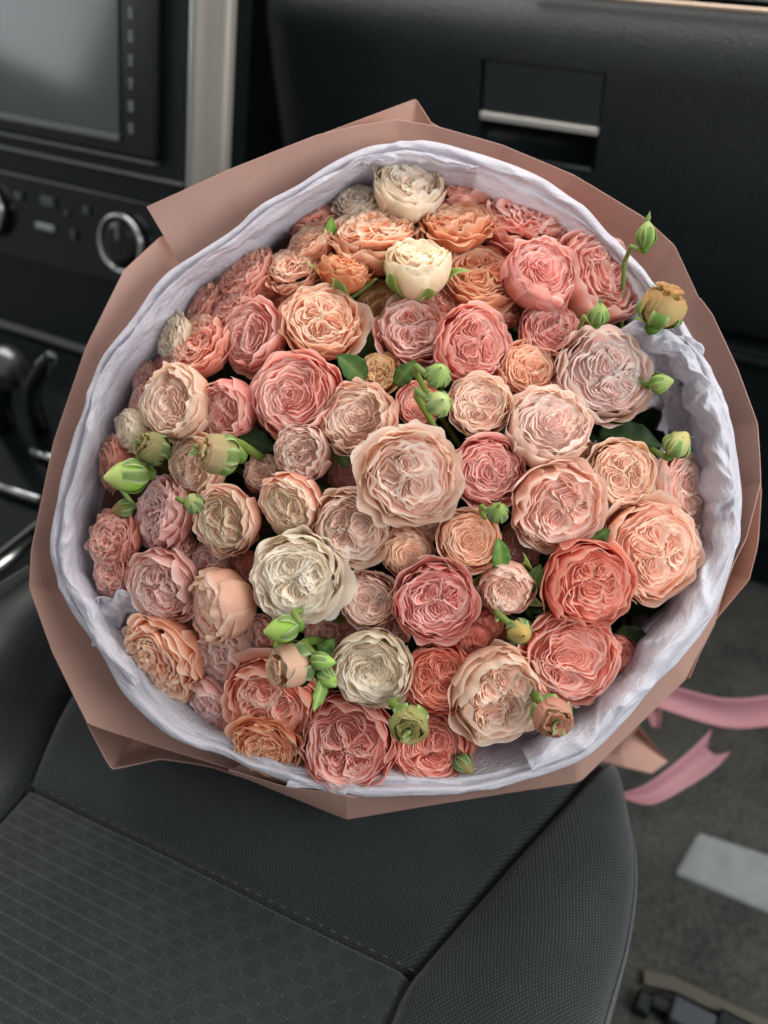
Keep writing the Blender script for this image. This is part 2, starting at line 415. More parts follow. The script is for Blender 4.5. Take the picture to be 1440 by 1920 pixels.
# seams below the screen
for (pa, pb, th, mt) in [((-30, 255), (300, 308), .0035, M_STRIPG), ((-30, 283), (352, 347), .0035, M_STRIPG)]:
    (xa, sa), (xb, sb) = on_stack(*pa), on_stack(*pb)
    s = sb
    box('panel_edge', -1.2, xb, .0, .010, s - th / 2, s + th / 2, mt, cs, .001, frame=stack)
# climate panel
(xk, sk) = on_stack(245, 455); (xk0, sk0) = on_stack(-8, 410)
box('climate_panel', -1.2, xk + .075, .0, .006, sk - .052, sk + .05, M_GLOSS, cs, .003, frame=stack)
def knob(x, s, R):
    ring = []; n = 40
    for r_, n_ in ((R * .92, .008), (R * 1.0, .012), (R * 1.0, .018), (R * .90, .021), (R * .84, .018)):
        for k in range(n):
            a = 2 * math.pi * k / n; ring.append(stack(x + r_ * math.cos(a), n_, s + r_ * math.sin(a)))
    V = np.array(ring).reshape(5, n, 3).transpose(1, 0, 2).reshape(-1, 3)
    k_ = mesh('dial_ring', V, grid_faces(n, 5, True), M_CHROME, cs)
    body = []
    for r_, n_ in ((R * .84, .010), (R * .82, .015), (R * .74, .019), (R * .45, .020), (.0005, .020)):
        for k in range(n):
            a = 2 * math.pi * k / n; body.append(stack(x + r_ * math.cos(a), n_, s + r_ * math.sin(a)))
    V = np.array(body).reshape(5, n, 3).transpose(1, 0, 2).reshape(-1, 3)
    mesh('dial', V, grid_faces(n, 5, True), M_GLOSS, cs)
    box('dial_pointer', x - .003, x + .003, .020, .023, s + .004, s + R * .7, M_STRIPG, cs, .001, frame=stack)
knob(xk, sk, .034); knob(xk0, sk, .034)
for (px, py, w, h, mt) in [(95, 425, .030, .008, M_PALE), (45, 368, .012, .010, M_BTN), (100, 378, .022, .012, M_BTN), (172, 395, .009, .010, M_BTN), (148, 440, .007, .012, M_BTN), (135, 400, .006, .006, M_BTN)]:
    x, s = on_stack(px, py)
    box('climate_button', x - w / 2, x + w / 2, .006, .011, s - h / 2, s + h / 2, mt, cs, .002, frame=stack)
(xl, sl) = on_stack(165, 655)
box('lower_trim_line', -1.25, x_tr1, .0, .012, sl - .004, sl + .004, M_STRIPG, cs, .002, frame=stack)

# ------------------------------------------------------------------ centre console beside the seat
cc = empty('centre_console', (-.72, .35, 0))
tag(cc, 'dark centre console tunnel with bright cup-holder edging left of the seat', 'car console')
box('tunnel', -1.0, -.585, -.1, .70, .0, .36, M_BLACK, cc, .02)
box('tray', -.93, -.60, .20, .62, .36, .372, M_GLOSS, cc, .005)
def on_plane_tube(pts, z, r, mat, name, parent):
    return mesh(name, *tube([on_z(px, py, z) for px, py in pts], r, 8), mat, parent)
on_plane_tube([(-60, 890), (10, 915), (74, 937)], .38, .0045, M_CHROME, 'tray_edging', cc)
on_plane_tube([(62, 845), (102, 862)], .38, .0045, M_CHROME, 'tray_edging', cc)
on_plane_tube([(-60, 1105), (0, 1065), (62, 1012)], .39, .006, M_CHROME, 'tray_edging', cc)
a, b, c_, d_ = on_z(-60, 1125, .405), on_z(58, 1052, .405), on_z(62, 1098, .378), on_z(-60, 1168, .378)
V = [a, b, c_, d_]; V = np.array(V + [p - np.array([0, 0, .03]) for p in V])
o = mesh('pale_side_panel', V, [[0, 1, 2, 3], [7, 6, 5, 4], [0, 4, 5, 1], [1, 5, 6, 2], [2, 6, 7, 3], [3, 7, 4, 0]], M_PALE, cc, smooth=False); bevel(o, .006)
gl = empty('gear_lever', tuple(on_z(10, 760, .37))); tag(gl, 'chrome-topped gear lever on the dark console at the left edge', 'gear lever')
base = on_z(10, 800, .37); top = at(12, 690, np.linalg.norm(on_z(20, 690, .45) - CAM) * .86)
mesh('lever_shaft', *tube([base, (base + top) / 2 + np.array([0, -.005, 0]), top], [.012, .009, .010], 12), M_BLACK, gl)
def sphere(name, c, r, mat, parent, sc=(1, 1, 1), n=20):
    V = []
    for i in range(n):
        t = math.pi * (i + .001) / (n - .998)
        for k in range(n): V.append(np.array(c) + r * np.array([math.sin(t) * math.cos(2 * math.pi * k / n) * sc[0], math.sin(t) * math.sin(2 * math.pi * k / n) * sc[1], math.cos(t) * sc[2]]))
    V = np.array(V).reshape(n, n, 3).transpose(1, 0, 2).reshape(-1, 3)
    return mesh(name, V, grid_faces(n, n, True), mat, parent)
sphere('lever_knob', top, .021, simple('dark_metal', (.14, .15, .15), .3, metal=.9), gl, (1, 1, 1.15))
hb = empty('hand_lever', tuple(on_z(80, 760, .372))); tag(hb, 'slim dark lever with a pale grey tip rising beside the gear lever', 'lever')
p0, p1, p2 = on_z(75, 800, .372), at(60, 735, .80), at(95, 668, .76)
mesh('lever_arm', *tube(interp([p0, p1, p2], np.linspace(0, 1, 10)), np.linspace(.010, .006, 10), 10), M_BLACK, hb)
mesh('lever_tip', *tube([p2 * .72 + p1 * .28, p2], [.0095, .006], 10), M_STRIPG, hb)

# ------------------------------------------------------------------ car seat
seat = empty('car_seat', (-.26, .25, 0)); tag(seat, 'charcoal cloth passenger seat cushion with hatched insert under the bouquet', 'car seat')
def patch(name, rowsL, rowsR, n_s, n_t, zfun, mat, uvo=(0, 0)):
    t = np.linspace(0, 1, n_t); L = interp(rowsL, t); Rr = interp(rowsR, t); s = np.linspace(0, 1, n_s)
    P = L[None] * (1 - s[:, None, None]) + Rr[None] * s[:, None, None]
    S, T = np.meshgrid(s, t, indexing='ij')
    P[..., 2] += zfun(S, T, P)
    # small fabric undulation
    P[..., 2] += .0012 * np.sin(P[..., 0] * 31 + 1) * np.sin(P[..., 1] * 27)
    dx = np.linalg.norm(np.diff(P, axis=1), axis=2); arc = np.concatenate([np.zeros((n_s, 1)), np.cumsum(dx, 1)], 1)
    V = P.reshape(-1, 3)
    UV = np.stack([P[..., 0] - P[..., 0].min(), arc], -1).reshape(-1, 2) + np.array(uvo)
    return mesh(name, V, grid_faces(n_s, n_t), mat, seat, uv=UV)
def dip(d, w=.007, a=.012): return -a * np.exp(-(d / w) ** 2)
# insert (t runs backwards from the front seam)
wI = .33
patch('insert_panel', [(-.428, .171, .331), (-.428, .08, .328), (-.43, -.15, .325)], [(-.097, .193, .331), (-.096, .10, .328), (-.096, -.15, .325)], 90, 90,
      lambda S, T, P: dip(T * .33, .005, .010) + dip(S * wI, .006) + dip((1 - S) * wI, .006), M_INSERT)
patch('front_panel', [(-.428, .171, .331), (-.452, .24, .336), (-.468, .32, .338), (-.470, .39, .325), (-.468, .425, .28), (-.466, .432, .16)],
      [(-.097, .193, .331), (-.074, .275, .337), (-.049, .365, .337), (-.040, .40, .322), (-.036, .43, .28), (-.034, .435, .16)], 90, 110,
      lambda S, T, P: dip(T * .42, .007, .013) + dip(S * .38, .006) + dip((1 - S) * .38, .006) + .006 * np.sin(math.pi * np.clip(T / .55, 0, 1)), M_SEAT)
# right bolster: loft from the inner seam outwards
def bolster(name, inner, outer, prof, n_s, n_t, mat):
    """prof: list of (fraction towards the outer line, z offset)"""
    t = np.linspace(0, 1, n_t); I = interp(inner, t); O = interp(outer, t); pr = interp(prof, np.linspace(0, 1, n_s))
    I = I + (I - O) * .03
    P = np.zeros((n_s, n_t, 3))
    for k, (f, dz) in enumerate(pr):
        P[k] = I * (1 - f) + O * f; P[k, :, 2] += dz
    s = np.linspace(0, 1, n_s)[:, None]
    P[..., 2] += dip(s * .14 + 0 * t[None], .006, .011)
    P[..., 2] += .0030 * np.sin(P[..., 1] * 34 + P[..., 0] * 20) * np.clip(s * 3, 0, 1) * np.clip(2.2 - 2.4 * s, 0, 1)
    P[..., 2] += .0016 * np.sin(P[..., 1] * 75 - P[..., 0] * 60 + 1) * np.clip(s * 3, 0, 1) * np.clip(2.2 - 2.4 * s, 0, 1)
    dx = np.linalg.norm(np.diff(P, axis=0), axis=2); arc = np.concatenate([np.zeros((1, n_t)), np.cumsum(dx, 0)], 0)
    UV = np.stack([arc, P[..., 1]], -1).reshape(-1, 2)
    return mesh(name, P.reshape(-1, 3), grid_faces(n_s, n_t), mat, seat, uv=UV), P
inner = [(-.096, -.15, .326), (-.096, .0, .328), (-.096, .10, .329), (-.0965, .16, .330), (-.096, .194, .331), (-.074, .275, .335), (-.049, .365, .335), (-.040, .400, .322), (-.036, .43, .28)]
outer = [(.030, -.15, .322), (.030, .0, .324), (.026, .10, .326), (.021, .18, .328), (.018, .235, .329), (.016, .285, .329), (.009, .33, .327), (-.006, .375, .315), (-.030, .425, .275)]
rb, RP = bolster('side_bolster', inner, outer, [(0, 0), (.12, .010), (.35, .014), (.62, .010), (.85, -.001), (.97, -.012), (1.03, -.030), (1.05, -.06), (1.04, -.12), (1.02, -.20)], 60, 110, M_SEAT)
mesh('piping', *tube(RP[36] + np.array([.001, 0, .0005]), .0016, 8), M_PIPE, seat)
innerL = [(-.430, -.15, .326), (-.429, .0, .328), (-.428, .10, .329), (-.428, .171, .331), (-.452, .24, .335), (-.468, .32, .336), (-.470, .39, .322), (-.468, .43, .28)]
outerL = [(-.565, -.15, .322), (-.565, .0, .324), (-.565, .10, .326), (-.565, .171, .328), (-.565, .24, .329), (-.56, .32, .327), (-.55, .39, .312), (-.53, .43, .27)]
lb, LP = bolster('side_bolster', innerL, outerL, [(0, 0), (.15, .022), (.4, .060), (.65, .068), (.85, .05), (1.0, .012), (1.04, -.04), (1.03, -.12), (1.0, -.22)], 50, 80, simple('shaded_vinyl', (.009, .012, .013), .55, noise=.2, nscale=40, bump=.3, bscale=400, bdist=.0006))  # left bolster: shade beside the console put into its near-black vinyl colour
box('seat_base', -.55, .0, -.1, .40, .05, .20, M_BLACK, seat, .02)
# stitches along the front seam of the insert
for k in range(34):
    f = (k + .5) / 34; p = np.array([-.428, .1745, .3275]) * (1 - f) + np.array([-.097, .1965, .3275]) * f
    dv = np.array([.0022, .0002, 0])
    mesh('stitch', *tube([p - dv, p + dv], .0005, 5), M_PIPE, seat)

# things on the floor at the right
pl = [on_z(1309, 1556, .004), on_z(1264, 1635, .004), on_z(1480, 1725, .004), on_z(1480, 1612, .004)]
V = np.array(pl + [p - np.array([0, 0, .012]) for p in pl])
o = mesh('floor_plate', V, [[3, 2, 1, 0], [4, 5, 6, 7], [0, 1, 5, 4], [1, 2, 6, 5], [2, 3, 7, 6], [3, 0, 4, 7]],
         simple('worn_grey_plate', (.185, .205, .20), .75, noise=.35, nscale=45), smooth=False)
bv = o.modifiers.new('bevel', 'BEVEL'); bv.width = .006; bv.segments = 4; bv.affect = 'EDGES'; bv.limit_method = 'ANGLE'
tag(o, 'pale grey rectangular plate with rounded corners set into the dark floor', 'floor plate')
sr = empty('seat_rail', tuple(on_z(1300, 1880, 0))); tag(sr, 'dark seat rail bracket with a tan edge strip low in the corner', 'seat rail')
tp = [on_z(x, y, .006) for x, y in [(1205, 1832), (1262, 1845), (1330, 1878), (1420, 1918), (1500, 1950)]]
Vt = []
for p in tp:
    for dv, dz in ((.007, 0), (.007, .003), (-.007, .003), (-.007, 0)): Vt.append(p + np.array([dv * -.35, dv, dz]))
o = mesh('edge_strip', Vt, grid_faces(5, 4).tolist() + [[0, 1, 2, 3], [19, 18, 17, 16]], M_TAN, sr, smooth=False); bevel(o, .002)
for (px, py, w, h, z) in [(1247, 1882, .028, .016, .014), (1300, 1905, .042, .026, .022), (1208, 1876, .016, .022, .016), (1385, 1935, .04, .03, .02)]:
    p = on_z(px, py, z)
    box('rail_bracket', p[0] - w / 2, p[0] + w / 2, p[1] - h / 2, p[1] + h / 2, .0, z, M_BLACK if py != 1905 else simple('blue_grey_metal', (.022, .028, .034), .55, metal=.2), sr, .004)

# ------------------------------------------------------------------ bouquet geometry
APEX = (800, 1040)
def dome(px, py):
    x = (px - APEX[0]) / F_PX * .53; y = (py - APEX[1]) / F_PX * .53
    return .500 + 1.5 * (x * x + y * y)
TIE = at(1150, 1335, .90)                       # where the stems are bound

# --- wrapping paper: sheets lofted from rim to an inner line and on down to the tie
wrap = empty('wrapping_paper', tuple(TIE)); tag(wrap, 'dusty pink matte paper wrapped round the rose bouquet in pointed folds', 'wrapping paper')
def sheet(stations, dz, n=120, name='paper_sheet', to_tie=.86, curl=.0, seed=0, sharp=True, front=False):
    """stations: (rim_x, rim_y, rim_depth, in_x, in_y, in_depth)"""
    S = np.array(stations, float); m = len(S)
    u = np.linspace(0, 1, n)
    if sharp:
        x = u * (m - 1); i = np.clip(x.astype(int), 0, m - 2); f = (x - i)[:, None]
        K = S[i] * (1 - f) + S[i + 1] * f
        K2 = interp(S, u); K = K * .94 + K2 * .06
    else: K = interp(S, u)
    rng = np.random.default_rng(seed); rows = []
    rim = np.array([at(k[0], k[1], k[2] + dz) for k in K]); inn = np.array([at(k[3], k[4], k[5] + dz) for k in K])
    far = inn * (1 - to_tie) + TIE * to_tie
    ph = rng.uniform(0, 6, 6)
    view = CM @ np.array([0, 0, 1.0])
    for v in np.linspace(0, 1, 10):
        P = rim * (1 - v) + inn * v
        P = P + np.outer(np.sin(math.pi * v) * (.0030 * tri(u * 11 + ph[0]) + .0016 * tri(u * 27 + ph[1]) - .002), view)
        P = P + np.outer((1 - v) ** 2 * (.0025 * tri(u * 9 + ph[2])), view)
        rows.append(P)
    back = -view * .12 if not front else np.array([0, .03, .045])
    mid = inn * .72 + far * .28 + back
    for v in np.linspace(.12, 1, 9):
        rows.append(inn * (1 - v) ** 2 + mid * 2 * v * (1 - v) + far * v * v)
    R = np.stack(rows, 1)
    o = mesh(name, R.reshape(-1, 3), grid_faces(n, R.shape[1]), M_PAPER, wrap, smooth=False)
    return solid(o, .0004)
def st(rx, ry, ix, iy, rd=None, idp=None):
    return (rx, ry, rd if rd else .578, ix, iy, idp if idp else .608)
# left sheet, its rim from under the upper corner down to the lower front
sheet([st(400, 450, 450, 530, .62, .635), st(330, 434, 390, 540, .605, .628), st(298, 444, 335, 580, .588, .612), st(230, 505, 290, 640), st(160, 650, 215, 740), st(100, 830, 160, 880), st(60, 1030, 125, 1030), st(58, 1100, 130, 1120),
       st(100, 1222, 185, 1215), st(165, 1357, 270, 1310), st(300, 1402, 390, 1370), st(450, 1448, 480, 1420), st(560, 1478, 590, 1440)], .0, 160, seed=1)
# upper sheet with the sharp left corner
sheet([st(275, 388, 352, 520), st(350, 356, 400, 490), st(430, 321, 460, 450), st(520, 284, 540, 390), st(593, 254, 610, 350), st(670, 234, 680, 320), st(745, 222, 745, 305), st(810, 232, 805, 305), st(940, 270, 930, 340), st(1075, 328, 1035, 400),
       st(1205, 408, 1140, 470), st(1262, 462, 1200, 540), st(1305, 552, 1250, 620), st(1345, 625, 1290, 680)], -.009, 160, seed=2)
# pointed sheet behind the upper rim
sheet([st(500, 300, 560, 380), st(600, 256, 620, 350), st(690, 219, 690, 330), st(780, 182, 760, 330), st(808, 229, 815, 330), st(860, 262, 870, 340), st(930, 290, 930, 360)], .006, 90, seed=3)
# front sheet: outside face along the lower right, turning to its inside at the right
sheet([st(430, 1441, 428, 1446, .560, .585), st(540, 1474, 540, 1492, .556, .60), st(650, 1488, 650, 1536, .552, .605), st(800, 1491, 800, 1511, .552, .605), st(950, 1474, 950, 1487, .552, .605), st(1085, 1424, 1087, 1466, .552, .61),
       st(1181, 1329, 1190, 1366, .552, .615), st(1262, 1236, 1288, 1271, .553, .615), st(1341, 1122, 1340, 1170, .556, .61), st(1398, 1010, 1376, 1030, .565, .60), st(1424, 905, 1382, 920, .568, .60), st(1418, 795, 1362, 800, .570, .60),
       st(1382, 692, 1325, 720, .572, .60), st(1336, 590, 1290, 650, .575, .60), st(1314, 558, 1280, 620, .577, .60)], -.012, 190, seed=4, front=True)
# corner showing under the left sheet, and the loose layer on the right
sheet([st(150, 1330, 200, 1320, .59, .65), st(166, 1362, 215, 1345, .588, .66), st(212, 1441, 250, 1385, .580, .67), st(300, 1424, 320, 1390, .595, .67), st(400, 1440, 410, 1415, .61, .67), st(520, 1478, 520, 1445, .61, .66)], .004, 80, seed=5)
sheet([st(1422, 850, 1380, 860, .585, .61), st(1429, 920, 1390, 940, .585, .61), st(1420, 1010, 1385, 1030, .585, .61), st(1404, 1087, 1370, 1080, .585, .61), st(1340, 1168, 1320, 1140, .59, .615), st(1292, 1272, 1270, 1230, .60, .62)], .0, 80, seed=6)
# gathered tail of the paper below the tie
tp_ = [at(1128, 1418, .86), at(1165, 1400, .85), at(1198, 1362, .86), at(1252, 1428, .84), at(1222, 1450, .83), at(1170, 1438, .84), at(1128, 1428, .855)]
R = []
for f in np.linspace(0, 1, 8):
    R.append([TIE * (1 - f) * .6 + TIE * .4 * (1 - f) + p * f for p in tp_])
R = np.array(R).transpose(1, 0, 2)
solid(mesh('paper_tail', R.reshape(-1, 3), grid_faces(R.shape[0], 8), M_PAPER, wrap, smooth=False), .0004)

# --- ribbon
rib = empty('ribbon', tuple(TIE)); tag(rib, 'dusty rose satin ribbon with a swallowtail end trailing on the floor', 'ribbon')
def ribbon(up, lo, d, name='ribbon_tail', n=40):
    u = np.linspace(0, 1, n); U = interp(up, u); L = interp(lo, u); D = interp(np.array(d)[:, None], u)[:, 0]
    rows = []
    for v in np.linspace(0, 1, 7):
        rows.append([at(a[0] * (1 - v) + b[0] * v, a[1] * (1 - v) + b[1] * v, dd + .006 * math.sin(math.pi * v)) for a, b, dd in zip(U, L, D)])
    R = np.array(rows).transpose(1, 0, 2)
    return R
R = ribbon([(1205, 1270), (1271, 1289), (1357, 1309), (1440, 1304), (1520, 1285)], [(1170, 1300), (1237, 1328), (1357, 1364), (1440, 1362), (1520, 1345)], [.86, .85, .84, .83, .82])
solid(mesh('ribbon_tail', R.reshape(-1, 3), grid_faces(*R.shape[:2]), M_RIBBON, rib), .0005)
R = ribbon([(1160, 1488), (1200, 1476), (1245, 1447), (1290, 1410), (1335, 1367)], [(1160, 1494), (1222, 1508), (1290, 1475), (1342, 1440), (1370, 1409)], [.83, .84, .85, .86, .87])
for j in range(7):                                # swallowtail notch
    v = j / 6; cut = (1 - abs(2 * v - 1)) * .028
    dv = nrm(R[-1, j] - R[-4, j]); m_ = R.shape[0]
    for k in range(m_ - 6, m_): R[k, j] -= dv * cut * (k - (m_ - 7)) / 6
solid(mesh('ribbon_tail', R.reshape(-1, 3), grid_faces(*R.shape[:2]), M_RIBBON, rib), .0005)
R = ribbon([(1205, 1330), (1215, 1345), (1222, 1362)], [(1232, 1318), (1240, 1340), (1236, 1368)], [.88, .875, .87], n=12)
solid(mesh('ribbon_loop', R.reshape(-1, 3), grid_faces(*R.shape[:2]), M_RIBBON, rib), .0005)

# --- tissue liner
tis = empty('tissue_liner', tuple(TIE)); tag(tis, 'crinkled white tissue paper lining the wrap around the roses', 'tissue paper')
TRIM = [(780, 268), (880, 290), (1000, 338), (1110, 408), (1195, 490), (1262, 575), (1312, 660), (1352, 740), (1378, 850), (1387, 960), (1345, 1120), (1262, 1232), (1181, 1325), (1085, 1420), (940, 1470), (800, 1487), (650, 1482), (540, 1464), (450, 1432),
        (340, 1385), (250, 1305), (185, 1215), (128, 1130), (95, 1035), (112, 925), (146, 805), (182, 690), (250, 605), (318, 515), (430, 438), (520, 372), (640, 300), (715, 272)]
CTR = np.array([745., 890.])
_LAT = np.random.default_rng(5).random((32, 32, 32))
def vnoise(P):
    I = np.floor(P).astype(int); f = P - I; f = f * f * (3 - 2 * f); out = 0
    for a in (0, 1):
        for b in (0, 1):
            for c in (0, 1):
                w = (f[:, 0] if a else 1 - f[:, 0]) * (f[:, 1] if b else 1 - f[:, 1]) * (f[:, 2] if c else 1 - f[:, 2])
                out = out + w * _LAT[(I[:, 0] + a) % 32, (I[:, 1] + b) % 32, (I[:, 2] + c) % 32]
    return out
def crease(P, seed, amp, k0):
    """ridged noise: flat facets meeting in sharp folds"""
    rng = np.random.default_rng(seed); h = np.zeros(len(P)); w = 1.0; k = k0
    for j in range(4):
        A = rng.normal(size=(3, 3)); A, _ = np.linalg.qr(A); A = A * np.array([1.0, .55, 1.3])[:, None]
        Q = P @ A.T * k + rng.uniform(0, 30, 3)
        Q = Q + .35 * np.sin(Q[:, [1, 2, 0]] * 1.7)
        h += w * (1 - 2 * np.abs(2 * vnoise(Q) - 1)); w *= .5; k *= 2.1
    return h * amp
def tissue_ring(name, keys, prof, n, seed, amp, col, closed=True, shrink=None):
    """prof rows: (scale towards the centre, depth offset, crinkle)"""
    K = np.array(keys + ([keys[0]] if closed else []), float)
    u = np.linspace(0, 1, n, endpoint=not closed)
    if closed:
        KK = np.concatenate([K[-4:-1], K, K[1:4]]); m = len(KK)
        C = interp(KK, (3 + u * (len(K) - 1)) / (m - 1))
    else: C = interp(K, u)
    rng = np.random.default_rng(seed)
    pr = interp(prof, np.linspace(0, 1, 34)); rows, cr = [], []
    wob = 1 + .012 * np.sin(u * 2 * math.pi * 5 + 1) + .008 * np.sin(u * 2 * math.pi * 11 + 2) + .004 * np.sin(u * 2 * math.pi * 23)
    rag = .011 * (vnoise(np.stack([u * n / 14, u * 0 + seed, u * 0], -1)) - .5) + .022 * (vnoise(np.stack([u * n / 45, u * 0 + seed + 9, u * 0], -1)) - .5)
    for (sc, dz, ck) in pr:
        w = 1 + (wob - 1) * np.clip((1 - sc) * 8, 0, 1.2) + rag * np.clip((sc - .955) / .05, 0, 1)
        XY = CTR + (C - CTR) * (sc * w)[:, None]
        D = np.array([min(dome(*c), .578) for c in C])
        rows.append(np.array([at(x, y, d - .022 + dz) for (x, y), d in zip(XY, D)])); cr.append(np.full(n, ck))
    P = np.stack(rows, 1); S = P.shape; CR = np.stack(cr, 1).ravel(); P = P.reshape(-1, 3)
    view = CM @ np.array([0, 0, 1.0])
    UU = np.repeat(u, S[1]); VV = np.tile(np.linspace(0, 1, S[1]), n)
    def rid(fu, fv, o_, sk):
        q = vnoise(np.stack([np.cos(UU * 2 * math.pi) * fu / 6 + o_ if closed else UU * fu + o_, np.sin(UU * 2 * math.pi) * fu / 6 + o_ * 2 if closed else 0 * UU + o_, VV * fv + UU * sk + .5 * np.sin(UU * n / 12)], -1))
        return 1 - 2 * np.abs(2 * q - 1)
    fs = n / 30
    h = amp * (1.0 * rid(fs, 3.0, 3 + seed, fs * .7) + .45 * rid(fs * 2.2, 5.0, 7 + seed, -fs * 1.6) + .12 * rid(fs * 4.5, 9, 11 + seed, fs * 2) - .1)
    out_ = (np.repeat(C - CTR, S[1], axis=0)); out_ = out_ / np.linalg.norm(out_, axis=1)[:, None]; ow = np.column_stack([out_[:, 0], -out_[:, 1], 0 * out_[:, 0]]) @ CM.T
    P = P + (h * CR)[:, None] * (view - .5 * ow * np.sin(UU * 60)[:, None])
    c = np.tile(np.array(col), (len(P), 1))
    o = mesh(name, P, grid_faces(S[0], S[1], closed), M_TISSUE, tis, col=c, uv=np.stack([UU * n / 430 + seed, VV * .16], -1))
    return solid(o, .00025)
TW = lin('#eae8ee')
tissue_ring('tissue_sheet', TRIM[16:] + TRIM[:18], [(1.006, .000, .5), (.994, -.003, .7), (.982, -.002, .9), (.970, .003, 1.0), (.958, .003, 1.1), (.942, .008, 1.3), (.915, .018, 1.3), (.885, .036, 1.0), (.86, .065, .8), (.83, .11, .6), (.78, .18, .4)], 800, 11, .0030, TW, closed=False)
# second, scrunched layer lying on the right and upper-left rims
tissue_ring('tissue_sheet', [(1190, 600), (1235, 612), (1285, 645), (1322, 690), (1350, 745), (1372, 830), (1382, 920), (1384, 990), (1345, 1115), (1268, 1225), (1190, 1315), (1110, 1395), (1000, 1450)],
            [(1.000, -.006, .4), (.992, -.010, .7), (.980, -.011, 1.0), (.955, -.009, 1.2), (.925, -.000, 1.2), (.900, .016, 1.0), (.895, .040, .6)], 330, 21, .0036, TW, closed=False)
tissue_ring('tissue_sheet', [(250, 1290), (190, 1205), (140, 1125), (112, 1035), (124, 930), (156, 810), (192, 700), (255, 612), (325, 520), (432, 446), (520, 380), (640, 308), (720, 282), (800, 280), (900, 304)],
            [(.996, -.007, .5), (.984, -.008, .8), (.968, -.003, 1.2), (.955, .006, 1.1), (.94, .020, .8), (.92, .05, .5)], 460, 51, .0032, TW, closed=False)
# crumpled flap under the half-open bud on the right, and the tuck at the left
def flap(corners, d, seed, amp, nu=50, nv=36):
    (a, b, c, e) = [np.array(q, float) for q in corners]; u = np.linspace(0, 1, nu)[:, None, None]; v = np.linspace(0, 1, nv)[None, :, None]
    XY = (a * (1 - u) + b * u) * (1 - v) + (e * (1 - u) + c * u) * v
    XY = XY + 9 * np.sin(v * 9 + u * 4 + seed) + 6 * np.sin(u * 13 + v * 3)
    P = np.array([[at(x, y, d[0] * (1 - j / nv) + d[1] * j / nv) for j, (x, y) in enumerate(r)] for r in XY]).reshape(-1, 3)
    h = crease(P, seed, amp, 60)
    P = P + h[:, None] * (CM @ np.array([0, 0, 1.0]))
    return solid(mesh('tissue_flap', P, grid_faces(nu, nv), M_TISSUE, tis, col=np.tile(TW, (len(P), 1)), uv=np.stack([np.repeat(np.linspace(0, .07, nu), nv), np.tile(np.linspace(0, .07, nv), nu)], -1)), .00025)
flap([(1195, 605), (1300, 640), (1325, 760), (1215, 770)], (.545, .575), 41, .0055)
flap([(1215, 700), (1310, 720), (1345, 860), (1255, 830)], (.560, .585), 43, .0045)
flap([(150, 1120), (258, 1118), (265, 1165), (180, 1215)], (.548, .575), 45, .004)

# ------------------------------------------------------------------ roses
PAL = {  # outer, face, edge, throat
    'pink':   ('#ee9c8e', '#fbbcae', '#ffe9e0', '#f49e92'),
    'blush':  ('#f8cbb2', '#ffdccd', '#fff3e9', '#f9bcac'),
    'peach':  ('#eca682', '#fbcaaa', '#fff0de', '#f2b08c'),
    'coral':  ('#e98470', '#f7a492', '#ffdccc', '#ec8674'),
    'salmon': ('#f09c86', '#fabaa6', '#ffe8dc', '#f0967f'),
    'orange': ('#e4905f', '#f6b28a', '#fde0c2', '#e68c64'),
    'cream':  ('#fbe9cc', '#fff2de', '#fff9ec', '#fadcc2'),
    'white':  ('#fdf0da', '#fff4e2', '#fffaee', '#fbe8ce'),
    'beige':  ('#efb8a0', '#fde0ce', '#fff5e8', '#f0bcac'),
    'redcream': ('#e4806a', '#fce6c8', '#fff8e6', '#f0bc9e'),
    'brown':  ('#dc9c68', '#ecbe8e', '#f6dcb0', '#d08c5e'),
    'mauve':  ('#efb0a2', '#fad0c6', '#fff0ea', '#eea89e'),
    'rosy':   ('#ec8c7c', '#f9b2a6', '#ffe6de', '#f0948a'),
    'creampink': ('#fad7ba', '#ffe3d4', '#fff6ea', '#fac4b4'),
}
PAL = {k: [lin(x) for x in v] for k, v in PAL.items()}
def smooth(a, b, x):
    t = np.clip((x - a) / (b - a), 0, 1); return t * t * (3 - 2 * t)
def warp(P, rng_par, R, amp):
    Q = P / R; out = P.copy()
    for (d, k, ph, ax) in rng_par: out += np.outer(np.sin(Q @ d * k + ph), ax) * amp * R
    return out
